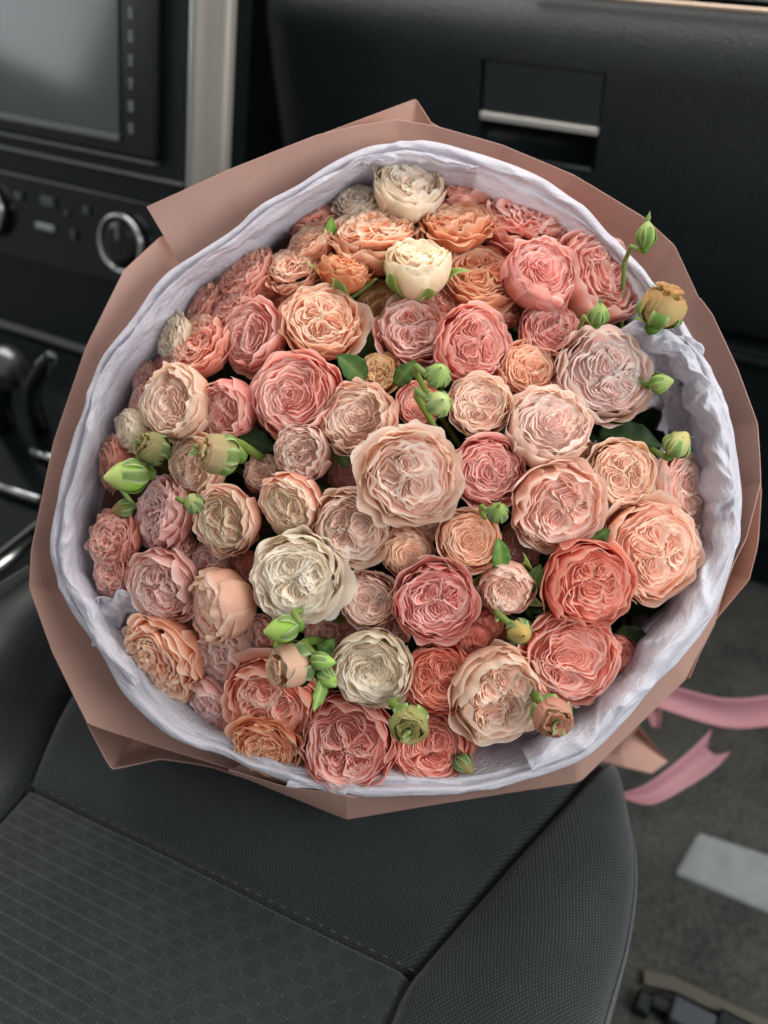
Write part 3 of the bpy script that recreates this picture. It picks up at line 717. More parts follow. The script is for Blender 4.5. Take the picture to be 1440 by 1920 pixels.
def cup_petal(rng, R, ks, phmax, th0, hw, flare, ruf, pal, tone, nu=19, nv=10):
    u = np.linspace(-1, 1, nu); v = np.linspace(0, 1, nv) ** .85; U, V = np.meshgrid(u, v, indexing='ij')
    a = rng.uniform(.08, .20); pw = rng.uniform(2.6, 4.2)
    Ve = V * (1 - a * np.abs(U) ** pw) + .035 * np.sin(U * rng.uniform(3, 6) + rng.uniform(0, 6)) * V ** 3
    phi = math.radians(28) + (phmax - math.radians(28)) * Ve
    th = th0 + U * hw * (.8 + .2 * V)
    r = np.sin(phi); z = -np.cos(phi) * .86
    t = np.clip((Ve - .70) / .30, 0, 1) ** 2
    r = r + flare * t; z = z - .35 * flare * t
    r = r * (ks * (1 + .045 * U)) + ruf * np.sin(U * rng.uniform(5, 10) + rng.uniform(0, 6)) * V ** 4 + ruf * .5 * np.sin(U * rng.uniform(9, 13) + rng.uniform(0, 6)) * V ** 6
    z = z + ruf * .8 * np.sin(U * rng.uniform(6, 11) + rng.uniform(0, 6)) * V ** 4
    r = r + .035 * np.abs(U) ** 4 * V + .013 * np.sin(U * rng.uniform(7, 10) + V * rng.uniform(-2, 2) + rng.uniform(0, 6)) * V ** 1.4
    P = np.stack([r * np.cos(th), r * np.sin(th), z], -1).reshape(-1, 3) * R
    o, f, e, tr_ = pal
    o = o * (1 - (q_ := rng.uniform(0, .35))) + f * q_
    if rng.random() < .3: e = e * .6 + lin('#c08a5c') * .4          # dried, browned rim
    w = smooth(.35, .95, Ve)[..., None]; c = o * (1 - w) + (o * .45 + f * .55) * w
    w = smooth(.86, 1.0, V)[..., None] * .75 + .35 * (np.abs(U)[..., None] ** 8); c = c * (1 - w) + e * w
    c = c * tone
    return P, grid_faces(nu, nv), c.reshape(-1, 3)
def ruffle_petal(rng, R, x, y, ztop, nx_, ny_, ctr, pal, mixc, lw, depth, lean):
    """a thin upright petal standing on the curve (x, y) with its lip at ztop; colours run throat - face - edge"""
    f_, e_, t_ = pal[1], pal[2], pal[3]; n_s = len(x)
    vrow = np.array([0, .40, .70, .87, 1.0]); G, C = [], []
    tone = rng.uniform(.90, 1.06); face = t_ * (1 - mixc) * .55 + f_ * (1 - (1 - mixc) * .55)
    for v in vrow:
        k_ = 1 - lean * (1 - v) ** 1.3
        xx = ctr[0] + (x - ctr[0]) * k_ + nx_ * lw * v ** 5; yy = ctr[1] + (y - ctr[1]) * k_ + ny_ * lw * v ** 5
        zz = ztop - depth * (1 - v) - .35 * abs(lw) * v ** 8
        G.append(np.stack([xx, yy, zz], -1))
        w = smooth(.15, .75, v); cc_ = (t_ * .5 + face * .5) * (1 - w) + face * w; w2 = smooth(.66, 1.0, v) * .95
        C.append((cc_ * (1 - w2) + e_ * w2) * tone)
    G = np.array(G).transpose(1, 0, 2); C = np.tile(np.array(C)[None], (n_s, 1, 1))
    return (G.reshape(-1, 3) * R, grid_faces(n_s, len(vrow)), C.reshape(-1, 3))
def edge_waves(rng, s, a1=.020, a2=.010):
    return a1 * np.sin(s * rng.uniform(3, 6) + rng.uniform(0, 6)) + a2 * np.sin(s * rng.uniform(8, 13) + rng.uniform(0, 6))
def collar(rng, R, lob, r0, r1, nl, pal, hc, wav, lipw):
    """rings of thin petals round the face, passing from a circle at r0 to the lobed outline at r1"""
    out = []; K, ph, am = lob
    wp = [(int(rng.integers(2, 4)), rng.uniform(0, 6), .5), (int(rng.integers(5, 8)), rng.uniform(0, 6), .35)]
    for li in range(nl):
        t = li / max(1, nl - 1); rb = r0 * (1 - t) + r1 * t; npet = int(rng.integers(5, 8)); p0 = rng.uniform(0, 6)
        for p in range(npet):
            span = 2 * math.pi / npet * rng.uniform(1.1, 1.5); s = np.linspace(-1, 1, 15); th = p0 + 2 * math.pi * p / npet + s * span / 2
            pin = am * t * (1 - np.abs(np.cos(K * (th - ph) / 2))) ** 1.5 if K > 1 else 0
            rr_ = rb * (1 - pin) * (1 + .05 * s) + wav * .45 * rb * sum(a_ * np.sin(m_ * th + q_ + li * .6) for m_, q_, a_ in wp) + edge_waves(rng, s, .014, .010)
            x, y = rr_ * np.cos(th), rr_ * np.sin(th)
            zt = hc + .24 * np.sqrt(np.maximum(0, 1 - (rr_ / .98) ** 2)) + rng.normal(0, .018) - .10 * np.abs(s) ** 3.2 + edge_waves(rng, s, .012, .007)
            out.append(ruffle_petal(rng, R, x, y, zt, np.cos(th), np.sin(th), np.zeros(2), pal, np.clip(.75 + rng.normal(0, .2), 0, 1), lipw * rng.uniform(-.5, 1.2), .24, .14))
    return out
def frill(rng, R, rin, n, pal, hc, lipw):
    """irregular carnation-like packing of short wavy petals"""
    out = []; pts = []
    for _ in range(n):
        for _t in range(12):
            q = rng.uniform(-1, 1, 2) * rin
            if q @ q < rin * rin and all((q - o_) @ (q - o_) > (.11 * rin) ** 2 for o_ in pts): break
        pts.append(q); x0, y0 = q; ang = math.atan2(y0, x0) + math.pi / 2 + rng.normal(0, .75)
        L = rng.uniform(.16, .32); s = np.linspace(-1, 1, 13); cv = rng.normal(.9, .9)
        a_ = ang + cv * s; dx_, dy_ = np.cos(a_), np.sin(a_)
        x = np.cumsum(dx_) * L / 6; y = np.cumsum(dy_) * L / 6; x = x - x[6] + x0; y = y - y[6] + y0
        nx_, ny_ = dy_, -dx_; w = edge_waves(rng, s, .030, .022); x = x + nx_ * w; y = y + ny_ * w
        rad = np.minimum(np.sqrt(x * x + y * y), .97)
        zt = hc + .26 * np.sqrt(np.maximum(0, 1 - (rad / .98) ** 2)) + rng.normal(.01, .035) - .12 * np.abs(s) ** 3 + edge_waves(rng, s, .022, .014)
        out.append(ruffle_petal(rng, R, x, y, zt, nx_, ny_, q * .6, pal, np.clip(.6 + rng.normal(0, .3), 0, 1), lipw * rng.uniform(.3, 1.8), .22, .15))
    return out
def swirl(rng, R, c, cells, k, rin, nl, pal, hc, wav, lipw, dens):
    """one whorl of nested folded petals filling the cell around c, drawn out towards the middle of the flower"""
    out = []
    ths = np.linspace(0, 2 * math.pi, 73); dx, dy = np.cos(ths), np.sin(ths)
    b = c[0] * dx + c[1] * dy; rho = -b + np.sqrt(np.maximum(0, b * b - (c @ c) + rin * rin))
    inv = np.maximum(rho, .03) ** -5.0
    for j, q in enumerate(cells):
        if j == k: continue
        m = (q - c); L = np.linalg.norm(m); m = m / L
        cs_ = dx * m[0] + dy * m[1]
        inv += np.where(cs_ > .05, (L / 2) / np.maximum(cs_, .05), 9.0) ** -5.0
    rho = inv ** -.2
    rad_c = np.linalg.norm(c); ax_ = c / rad_c if rad_c > .08 else np.array([math.cos(k + 1), math.sin(k + 1)])
    ax_ = ax_ + rng.normal(0, .25, 2); ax_ /= np.linalg.norm(ax_); seg = (.13 if len(cells) > 1 else .07) * rng.uniform(.6, 1.3)
    wp = [(int(rng.integers(2, 4)), rng.uniform(0, 6), .6), (int(rng.integers(4, 7)), rng.uniform(0, 6), .5), (int(rng.integers(8, 12)), rng.uniform(0, 6), .3)]
    for li in range(nl):
        t = .05 + .97 * ((li + .35) / nl)
        npet = 2 if li < 2 else (3 if li < 5 else 4); npet = max(2, int(round(npet * dens))); ph0 = rng.uniform(0, 6.28)
        for p in range(npet):
            span = 2 * math.pi / npet * rng.uniform(1.1, 1.55); n_s = 11 if li < 2 else 15
            s = np.linspace(-1, 1, n_s); th = ph0 + 2 * math.pi * p / npet + s * span / 2
            rh = np.interp(th % (2 * math.pi), ths, rho); wv = sum(a_ * np.sin(m_ * th + q_ + li * .5) for m_, q_, a_ in wp)
            rr_ = np.maximum(rh * t * (1 + .09 * s) * (1 + wav * wv * (.3 + .7 * t)) + edge_waves(rng, s, .010, .010), .008)
            sl = np.cos(th - math.atan2(ax_[1], ax_[0])) * seg * (1 - t)
            x = c[0] + rr_ * np.cos(th) + ax_[0] * sl; y = c[1] + rr_ * np.sin(th) + ax_[1] * sl
            rad = np.sqrt(x * x + y * y)
            zt = hc + .24 * np.sqrt(np.maximum(0, 1 - (rad / .98) ** 2)) + rng.normal(0, .02) - .03 * (1 - t) ** 2
            zt = zt - .04 * smooth(.80, 1.05, rr_ / rh) * (rad < rin * .8) - .09 * np.abs(s) ** 3.2 + edge_waves(rng, s, .014, .009)
            out.append(ruffle_petal(rng, R, x, y, zt, np.cos(th), np.sin(th), c, pal, np.clip(t * 1.1 + rng.normal(0, .15), 0, 1), lipw * rng.uniform(-.2, 1.4) * (.4 + .6 * t), .15 + .11 * t, .28))
    return out
def frame_from(axis, roll):
    z = nrm(axis); h = np.array([.3, .2, .93]) if abs(z[2]) < .9 else np.array([1., 0, 0])
    x = nrm(np.cross(h, z)); y = np.cross(z, x); c, s = math.cos(roll), math.sin(roll)
    return np.array([x * c + y * s, -x * s + y * c, z]).T
def sepals(rng, R, n, length, width, hug, tip, parent, place, base_z, col=('#5f7f35', '#93ad62'), rprof=None):
    g0, g1 = lin(col[0]), lin(col[1])
    off = rng.uniform(0, 6)
    for k in range(n):
        nu, nv = 5, 11
        u = np.linspace(-1, 1, nu); v = np.linspace(0, 1, nv); U, V = np.meshgrid(u, v, indexing='ij')
        ln = length * rng.uniform(.85, 1.15)
        wd = width * np.sin(math.pi * np.clip(.18 + V * .82, 0, 1)) ** .8 * (1 - .55 * V)
        a0 = off + 2 * math.pi * k / n + rng.normal(0, .1)
        z = base_z + ln * V * (1 - .15 * V)
        rad = rprof(V * ln) if rprof is not None else hug * np.sin(np.clip(V * 2.2, 0, math.pi / 2))
        tipc = np.clip((V - .55) / .45, 0, 1) ** 2 * tip * rng.uniform(.3, 1.5)
        rad = rad + tipc; z = z - tipc * .3
        th = a0 + U * np.minimum(wd / np.maximum(rad, .12), 1.2) + .25 * rng.normal() * V ** 2
        rad = rad + .04 * np.abs(U) ** 2 * V + .035 * np.exp(-(U / .3) ** 2) * (1 - V)
        P = np.stack([rad * np.cos(th), rad * np.sin(th), z], -1).reshape(-1, 3) * R
        w = (np.abs(U) ** 2)[..., None] * .75 + .25 * V[..., None]; c = g0 * (1 - w) + (g1 * 1.15 + .02) * w; c = c * (1 + .10 * np.cos(U * 6)[..., None])
        mesh('sepal', place(P), grid_faces(nu, nv), M_GREEN, parent, col=c.reshape(-1, 3))
def stem_to_tie(base, axis, length, r0, parent, nseg=8):
    away = -(CM @ np.array([0, 0, 1.0])); p1 = base + nrm(-axis * .3 + away) * max(length, .045); p2 = TIE + (p1 - TIE) * .35 + RNG.normal(0, .008, 3)
    e = TIE + RNG.normal(0, .006, 3)
    pts = interp([base, p1, p2, e], np.linspace(0, 1, nseg + 4))
    return mesh('stem', *tube(pts, np.linspace(r0, r0 * .9, len(pts)), 6), M_STEM, parent)

STYLE = {  # number of whorls, loops, cup closing angle, face height, waviness, lip width, flare, ruffle
    'quartered': dict(K=(2, 5), nl=8, ph=112, hc=.14, wav=.19, lip=.042, flare=.09, ruf=.035, warp=.055),
    'rosette':   dict(K=(1, 2), nl=9, ph=112, hc=.13, wav=.14, lip=.042, flare=.08, ruf=.030, warp=.050),
    'ruffled':   dict(K=(4, 6), nl=5, ph=104, hc=.16, wav=.26, lip=.090, flare=.12, ruf=.060, warp=.085),
    'cupped':    dict(K=(1, 3), nl=8, ph=122, hc=.21, wav=.18, lip=.042, flare=.07, ruf=.042, warp=.060),
    'closed':    dict(K=(1, 1), nl=8, ph=125, hc=.34, wav=.12, lip=.040, flare=.05, ruf=.042, warp=.060),
    'open':      dict(K=(2, 4), nl=7, ph=106, hc=.08, wav=.22, lip=.080, flare=.16, ruf=.045, warp=.055),
}
def make_rose(px, py, rpx, pal, style, dz, tilt, label, seed, tall=1.0, sep=0):
    rng = np.random.default_rng(seed); S = STYLE[style]; p = [c.copy() for c in PAL[pal]]
    wm = rng.normal(0, .03); jit = (1 + rng.normal(0, .03)) * np.array([1 + wm * .3, 1, 1 - wm]); p = [c * jit for c in p]
    d = dome(px, py); R = rpx * d / F_PX * (.89 if style == 'open' else .95)
    edge = min(1.0, max(0.0, (math.hypot(px - 745, py - 890) - 380) / 80)); R *= 1 + .12 * edge; dz -= .008 * edge   # outer blooms crowd up over the rim
    if tilt is None:
        k = 1.75 * .53 / F_PX * 3.0
        axis = cdir((px - APEX[0]) * k + rng.normal(0, .08), (py - APEX[1]) * k + rng.normal(0, .08), 1.0)
    else: axis = cdir(tilt[0] + rng.normal(0, .13), tilt[1] + rng.normal(0, .13), tilt[2])
    cpos = at(px, py, d + .30 * R + dz) - axis * R * .12
    M3 = frame_from(axis, rng.uniform(0, 6.28)) * np.array([1, 1, tall])
    wpar = []
    for _ in range(4):
        q = rng.normal(size=3); q /= np.linalg.norm(q); a_ = rng.normal(size=3); a_ /= np.linalg.norm(a_); wpar.append((q, rng.uniform(1.8, 4.2), rng.uniform(0, 6), a_))
    wp2 = []
    for _ in range(4):
        q = rng.normal(size=3); q /= np.linalg.norm(q); a_ = rng.normal(size=3); a_ /= np.linalg.norm(a_); wp2.append((q, rng.uniform(8, 15), rng.uniform(0, 6), a_))
    def place(P):
        P = warp(P, wpar, R, S['warp'] * .5); P = warp(P, wp2, R, .010 + S['ruf'] * .10)
        return cpos + P @ M3.T
    root = empty('rose', tuple(cpos - axis * R * .85)); tag(root, label, 'rose', 'roses in the bouquet')
    ph = math.radians(S['ph'])
    rings = [(1.00, ph - .16, 5, S['flare'] * 1.5), (.95, ph - .03, 5, S['flare']), (.885, ph + .06, 6, S['flare'] * .6)]
    off = rng.uniform(0, 6)
    for ri, (ks, pm, n, fl_) in enumerate(rings):
        for k in range(n):
            th0 = off + ri * .55 + 2 * math.pi * k / n + rng.normal(0, .12)
            P, fc, c = cup_petal(rng, R, ks * rng.uniform(.975, 1.02), pm + rng.normal(0, .07), th0, math.pi / n * rng.uniform(1.25, 1.5), fl_ * rng.uniform(.2, 1.5), S['ruf'], p, rng.uniform(.92, 1.05))
            mesh('petal', place(P), fc, M_PETAL, root, col=c)
    K = int(rng.integers(S['K'][0], S['K'][1] + 1)); rmax = .84 if S['ph'] < 125 else .76
    o2 = rng.uniform(0, 6); ctr = rng.normal(0, .11, 2)
    if K == 1: cells = [ctr * .6]; rin = rmax * .80
    else:
        rin = rmax * rng.uniform(.66, .78); rc = rin * (.52 if K > 2 else .42)
        cells = [ctr + (lambda a_, q_: q_ * np.array([math.cos(a_), math.sin(a_)]))(o2 + 2 * math.pi * k / K + rng.normal(0, .30), rc * rng.uniform(.55, 1.25)) for k in range(K)]
    ncol = int(rng.integers(4, 8)) if style != 'closed' else 2
    V, Fc, C = merge(collar(rng, R, (K, o2, .22), rmax, rin * 1.02, ncol, p, S['hc'], S['wav'], S['lip']))
    # added dome under the ruffles, keeps the gaps between petals from going dark
    fr = np.linspace(.02, 1, 7)[None, :] * rmax * .97; ft = np.linspace(0, 2 * math.pi, 20, endpoint=False)[:, None]
    fz = S['hc'] + .24 * np.sqrt(1 - (fr / .98) ** 2) - .092 - .06 * fr + 0 * ft
    FV = np.stack([fr * np.cos(ft), fr * np.sin(ft), fz], -1).reshape(-1, 3) * R
    V, Fc, C = merge([(V, Fc, C), (FV, grid_faces(20, 7, True), np.tile(p[3] * .35 + p[1] * .65, (len(FV), 1)))])
    mesh('petal_collar', place(V), Fc, M_PETAL, root, col=C, kind='stuff')
    if style == 'ruffled':
        V, Fc, C = merge(frill(rng, R, rin * 1.05, 58, p, S['hc'], S['lip'])); mesh('petal_whorl', place(V), Fc, M_PETAL, root, col=C, kind='stuff'); cells = []
    for k, c in enumerate(cells):
        nl = S['nl'] + (3 if K == 1 else (1 if K == 2 else 0)) - (1 if K > 3 else 0)
        V, Fc, C = merge(swirl(rng, R, c, cells, k, rin, nl, p, S['hc'], S['wav'], S['lip'], 1.3 if K == 1 else 1.0))
        mesh('petal_whorl', place(V), Fc, M_PETAL, root, col=C, kind='stuff')
    if sep: sepals(rng, R, 5, 1.5, .42, .95, .45, root, lambda P: cpos + P @ M3.T, -.98, col=('#5f8034', '#a9c274'), rprof=lambda z: 1.13 * np.sin(np.clip(.35 + z * 1.1, 0, 1.7)))
    stem_to_tie(cpos - axis * R * .84 * tall, axis, .04, .0024, root)
    return root

ROSES = [
    # px, py, radius px, palette, style, depth offset, facing (right, down, toward) or None, label, options
    (767, 347, 62, 'cream', 'cupped', -.012, (.15, -.5, .85), 'cream rose with coral outer petals, highest of all at the top rim', dict(tall=1.1)),
    (669, 372, 40, 'cream', 'ruffled', .004, (-.2, -.7, .7), 'small ruffled cream rose just left of the topmost cream one', {}),
    (703, 434, 76, 'peach', 'ruffled', .0, (-.1, -.6, .8), 'large ruffled peach-pink rose directly below the two topmost cream ones', {}),
    (588, 408, 50, 'salmon', 'ruffled', .022, (-.5, -.7, .5), 'dim salmon rose tucked against the tissue at the upper left', {}),
    (578, 452, 46, 'peach', 'ruffled', .006, (-.4, -.6, .7), 'small frilled peach rose left of the green sepals near the top', {}),
    (548, 500, 54, 'peach', 'ruffled', .004, (-.4, -.5, .7), 'peach rose above the large apricot one, left of the orange half-open one', {}),
    (455, 512, 56, 'salmon', 'ruffled', .010, (-.6, -.5, .6), 'salmon-peach frilly rose nearest the tissue in the upper left row', {}),
    (498, 520, 38, 'peach', 'ruffled', .012, (-.5, -.5, .7), 'small peach rose squeezed between two frilly ones at the upper left', {}),
    (651, 500, 50, 'orange', 'ruffled', -.004, (.0, -.8, .55), 'half-open burnt orange rose with green sepals hanging below it', dict(sep=1, tall=1.1)),
    (782, 494, 60, 'cream', 'closed', -.016, (.0, -.55, .8), 'round cream ball-shaped rose alone in the upper middle', dict(tall=1.12, sep=1)),
    (604, 600, 82, 'peach', 'open', -.012, (-.05, -.35, .9), 'big apricot-peach rose with broad loose petals, upper left of centre', {}),
    (472, 628, 70, 'pink', 'rosette', -.006, (-.5, .05, .85), 'pink rosette with pale petal edges turned to the left beside the apricot one', {}),
    (435, 578, 48, 'salmon', 'ruffled', .008, (-.5, -.4, .7), 'salmon rose peeping out above the left-turned pink rosette', {}),
    (370, 642, 62, 'salmon', 'ruffled', .002, (-.5, -.2, .8), 'coral-pink rose between the pale cream one and the left-turned rosette', {}),
    (322, 632, 44, 'cream', 'ruffled', .006, (-.7, -.2, .7), 'pale cream frilled rose at the far upper left by the tissue', {}),
    (376, 570, 42, 'salmon', 'ruffled', .018, (-.6, -.5, .6), 'small salmon rose half hidden at the upper left tissue edge', {}),
    (312, 692, 28, 'coral', 'quartered', .022, (-.6, .1, .7), 'sliver of deep coral rose under the pale cream one at the left', {}),
    (872, 352, 52, 'salmon', 'ruffled', .012, (.1, -.8, .6), 'salmon rose at the top rim right of the topmost cream one', {}),
    (858, 412, 62, 'orange', 'open', -.004, (.0, -.6, .8), 'tan-orange crumpled rose with curled petals right of the top cream one', {}),
    (985, 402, 84, 'salmon', 'ruffled', .004, (.25, -.6, .75), 'large soft pink rose crowding the upper right rim', {}),
    (1012, 512, 64, 'pink', 'cupped', -.012, (.25, -.15, .9), 'cupped pink rose with whitish swirl and salmon outer petals, upper right', {}),
    (905, 515, 78, 'orange', 'open', .002, (.05, -.35, .9), 'crumpled salmon-orange rose left of the cupped pink-white one', {}),
    (1124, 520, 84, 'salmon', 'quartered', -.002, (.45, -.3, .8), 'large salmon-pink rose nearest the long-stemmed bud at the right', dict(tall=1.05)),
    (1085, 462, 48, 'salmon', 'ruffled', .012, (.35, -.6, .7), 'salmon rose behind the large one at the upper right rim', {}),
    (1030, 617, 58, 'pink', 'quartered', -.002, (.2, -.1, .95), 'medium deep pink rose just left of a round green bud', {}),
    (1135, 702, 86, 'creampink', 'quartered', -.014, (.2, -.15, .95), 'large pale pink quartered rose at the right above the dark gap', {}),
    (888, 645, 76, 'pink', 'quartered', -.008, (.05, -.1, 1), 'ruffled pink rose above the two stacked green buds', {}),
    (775, 617, 76, 'salmon', 'open', .0, (-.05, -.25, .95), 'wavy salmon-pink rose below the cream ball-shaped one', {}),
    (710, 566, 46, 'brown', 'quartered', .018, (.0, -.3, .9), 'shadowed amber rose deep between the apricot rose and the cream ball', {}),
    (710, 698, 41, 'brown', 'ruffled', .006, (-.1, -.3, .9), 'small dried amber-brown rose left of the stacked green buds', {}),
    (555, 745, 90, 'pink', 'rosette', -.012, (-.25, -.05, .95), 'big bright pink rosette with many thin pale edges, left of centre', {}),
    (990, 692, 58, 'peach', 'quartered', .002, (.1, -.1, 1), 'peach rose tucked behind the pale cream-pink one, right of centre', {}),
    (898, 758, 60, 'creampink', 'quartered', -.004, (.05, -.05, 1), 'cream-beige ruffled rose right of the stacked green buds', {}),
    (1030, 800, 80, 'creampink', 'cupped', -.016, (.1, -.2, .95), 'tall pale cream-pink cupped rose left of the dark gap', dict(tall=1.08)),
    (785, 758, 44, 'pink', 'rosette', .004, (.0, .0, 1), 'small pink rose behind the stacked green buds', {}),
    (670, 785, 76, 'beige', 'cupped', -.010, (-.3, .05, .95), 'cream rose with tan sides and a deep fold, above the huge blush one', dict(tall=1.05)),
    (769, 893, 98, 'creampink', 'open', -.026, (.0, -.05, 1), 'largest rose of all, pale blush and wide open at the centre', {}),
    (914, 884, 70, 'pink', 'quartered', -.006, (.1, .0, 1), 'deep pink quartered rose touching the huge blush one on its right', {}),
    (568, 850, 56, 'beige', 'cupped', -.006, (-.25, .1, .95), 'beige cupped rose below the big bright pink rosette', dict(tall=1.1)),
    (491, 888, 40, 'beige', 'closed', .014, (-.3, .1, .9), 'small dim beige rose right of the split green bud', {}),
    (542, 949, 64, 'redcream', 'quartered', -.010, (-.35, .15, .9), 'cream-faced rose with red backs directly above the big white one', {}),
    (654, 886, 44, 'mauve', 'closed', .030, (.0, .0, 1), 'shadowed greyish pink rose deep behind the huge blush one', {}),
    (657, 992, 76, 'creampink', 'quartered', -.010, (-.1, .05, 1), 'pale pink rose with three swirls below left of the huge blush one', {}),
    (553, 1083, 95, 'white', 'open', -.018, (-.2, .05, .97), 'big ivory white rose at the lower left of centre', {}),
    (422, 978, 67, 'redcream', 'quartered', -.008, (-.4, .15, .9), 'cream-faced rose with red outer petals left of the similar smaller one', dict(tall=1.05)),
    (297, 962, 64, 'mauve', 'ruffled', .004, (-.6, .0, .8), 'dusty pink crumpled rose below the cream one with split buds', {}),
    (207, 1012, 52, 'salmon', 'ruffled', .002, (-.5, .05, .8), 'salmon rose at the far left against the white tissue', {}),
    (212, 1078, 50, 'salmon', 'ruffled', .004, (-.5, .2, .8), 'faded salmon rose lowest at the far left tissue edge', {}),
    (302, 1100, 66, 'mauve', 'quartered', -.004, (-.6, .15, .8), 'dusty pink rose with star-folded petals at the left above the tissue tuck', {}),
    (403, 1140, 70, 'blush', 'cupped', -.006, (-.7, .15, .6), 'pink rose seen from its smooth side left of the big white one', dict(tall=1.05)),
    (298, 1240, 76, 'peach', 'ruffled', -.006, (-.6, .3, .75), 'peach crumpled rose at the lower left rim', dict(tall=1.05)),
    (413, 1240, 64, 'blush', 'open', .004, (-.45, .25, .85), 'pale pink rose right of the lower left peach one', {}),
    (393, 1318, 48, 'mauve', 'quartered', .006, (-.4, .5, .7), 'dim dusty pink rose wedged low at the lower left', {}),
    (507, 1318, 84, 'salmon', 'open', -.008, (-.3, .3, .9), 'broad salmon-pink rose below the beige bud at the lower left', {}),
    (500, 1406, 64, 'orange', 'open', -.012, (-.2, .6, .7), 'orange rose lying on the tissue at the bottom left', {}),
    (652, 1393, 84, 'rosy', 'quartered', -.012, (-.05, .1, 1), 'large round salmon-pink rose at the bottom edge of the bouquet', {}),
    (803, 1405, 70, 'coral', 'quartered', -.004, (.05, .2, 1), 'coral-orange rose lowest in the bouquet beneath the brown-green bud', {}),
    (698, 1257, 78, 'white', 'rosette', -.014, (-.05, .0, 1), 'creamy white swirled rose in the lower middle', {}),
    (823, 1270, 70, 'coral', 'quartered', -.008, (.0, .05, 1), 'coral rose right of the creamy white swirled one', {}),
    (815, 1127, 80, 'rosy', 'quartered', -.014, (.0, .0, 1), 'vivid coral-pink round rose in the middle below the huge blush one', {}),
    (690, 1125, 58, 'beige', 'quartered', -.002, (-.05, .05, 1), 'tan-pink rose with two curled folds right of the big white one', {}),
    (765, 1038, 54, 'beige', 'closed', .006, (-.05, .05, 1), 'small peach-brown rose with a tight centre between two rounder ones', {}),
    (880, 1010, 60, 'peach', 'rosette', -.006, (.05, .05, 1), 'apricot rose with neat concentric petals right of centre', {}),
    (1048, 950, 90, 'blush', 'quartered', -.016, (.1, .05, 1), 'wide pale peach-pink rose with ruffled folds at the right', {}),
    (1166, 888, 64, 'creampink', 'quartered', -.006, (.2, -.05, 1), 'cream-apricot ruffled rose at the right below the dark gap', {}),
    (1224, 1030, 86, 'blush', 'quartered', -.010, (.25, .1, .95), 'large pale blush rose against the tissue at the right', {}),
    (1287, 920, 78, 'blush', 'open', .010, (.5, -.1, .8), 'faded blush rose veiled behind tissue at the right edge', {}),
    (1104, 1097, 84, 'coral', 'quartered', -.016, (.15, .05, 1), 'large coral rose with an uneven notched outline, lower right', {}),
    (1068, 1232, 82, 'salmon', 'quartered', -.008, (.15, .15, 1), 'salmon-coral rose at the lower right rim above a red-green bud', {}),
    (939, 1305, 86, 'creampink', 'quartered', -.014, (.05, .1, 1), 'oval pale pink-cream rose at the bottom left of a red-green bud', dict(tall=1.0)),
    (950, 1105, 54, 'beige', 'closed', -.002, (.0, .05, 1), 'half-closed tan-peach rose between the two coral ones', dict(sep=1)),
    (917, 1172, 38, 'coral', 'quartered', .022, (.0, .0, 1), 'shadowed brick-coral rose below the half-closed tan-peach one', {}),
    (972, 1023, 46, 'mauve', 'quartered', .024, (.05, .0, 1), 'shadowed mauve-pink rose under the wide pale peach-pink one', {}),
    (608, 1188, 42, 'mauve', 'open', .024, (-.1, .0, 1), 'shadowed pale mauve rose beneath the big white one', {}),
    (487, 1190, 38, 'mauve', 'open', .022, (-.3, .1, .9), 'dim mauve rose with loose petals behind the plain green bud', {}),
    (328, 755, 66, 'creampink', 'cupped', -.006, (-.6, .0, .8), 'cream-pink cupped rose turned left in the left-hand row', dict(tall=1.1)),
    (425, 768, 62, 'pink', 'cupped', .0, (-.5, .05, .85), 'pale pink cupped rose left of the big bright pink rosette', dict(tall=1.08)),
    (364, 872, 64, 'creampink', 'quartered', -.002, (-.45, .05, .9), 'pale cream rose partly covered by the split green bud at the left', {}),
    (243, 808, 38, 'cream', 'closed', .008, (-.75, .0, .65), 'small cream rose at the left edge beside pale green buds', {}),
    (262, 752, 32, 'mauve', 'ruffled', .016, (-.7, -.1, .6), 'tiny blurred pink rose at the left tissue edge', {}),
    (205, 872, 46, 'salmon', 'ruffled', .012, (-.8, .0, .55), 'faded coral rose behind the bright green bud at the far left', {}),
    (388, 1056, 44, 'mauve', 'ruffled', .016, (-.4, .1, .9), 'shadowed pink rose between the star-folded one and the cream-faced one', {}),
    (280, 1172, 32, 'coral', 'quartered', .018, (-.6, .2, .7), 'sliver of coral rose behind the lower left peach one', {}),
    (1090, 858, 40, 'beige', 'quartered', .020, (.1, .0, 1), 'dim beige rose showing between three roses right of centre', {}),
    (1155, 1228, 36, 'coral', 'closed', .014, (.3, .2, .9), 'small coral rose peeking out at the lower right tissue', {}),
    (640, 1175, 30, 'mauve', 'quartered', .030, None, 'shadowed pink rose below the tan-pink one with curled folds', {}),
    (560, 1150, 40, 'mauve', 'quartered', .050, None, 'dark rose deep under the big ivory white one', {}),
    (345, 1185, 36, 'mauve', 'quartered', .024, (-.5, .2, .8), 'dim dusty rose between the star-folded one and the smooth-sided one', {}),
    (520, 560, 34, 'salmon', 'ruffled', .020, (-.4, -.4, .8), 'small shadowed salmon rose left of the big apricot one', {}),
    (945, 580, 40, 'salmon', 'quartered', .018, None, 'shadowed salmon rose between the crumpled orange and cupped pink ones', {}),
    (640, 455, 34, 'salmon', 'ruffled', .022, (-.2, -.6, .7), 'shadowed salmon rose behind the green sepals near the top', {}),
    (925, 345, 40, 'salmon', 'ruffled', .022, (.2, -.8, .5), 'dim salmon rose against the tissue at the top right', {}),
    (445, 1368, 38, 'salmon', 'quartered', .008, (-.3, .6, .7), 'dim salmon rose half hidden above the bottom left orange one', {}),
    (452, 1062, 36, 'salmon', 'quartered', .022, (-.3, .1, .9), 'shadowed salmon rose just left of the big ivory white one', {}),
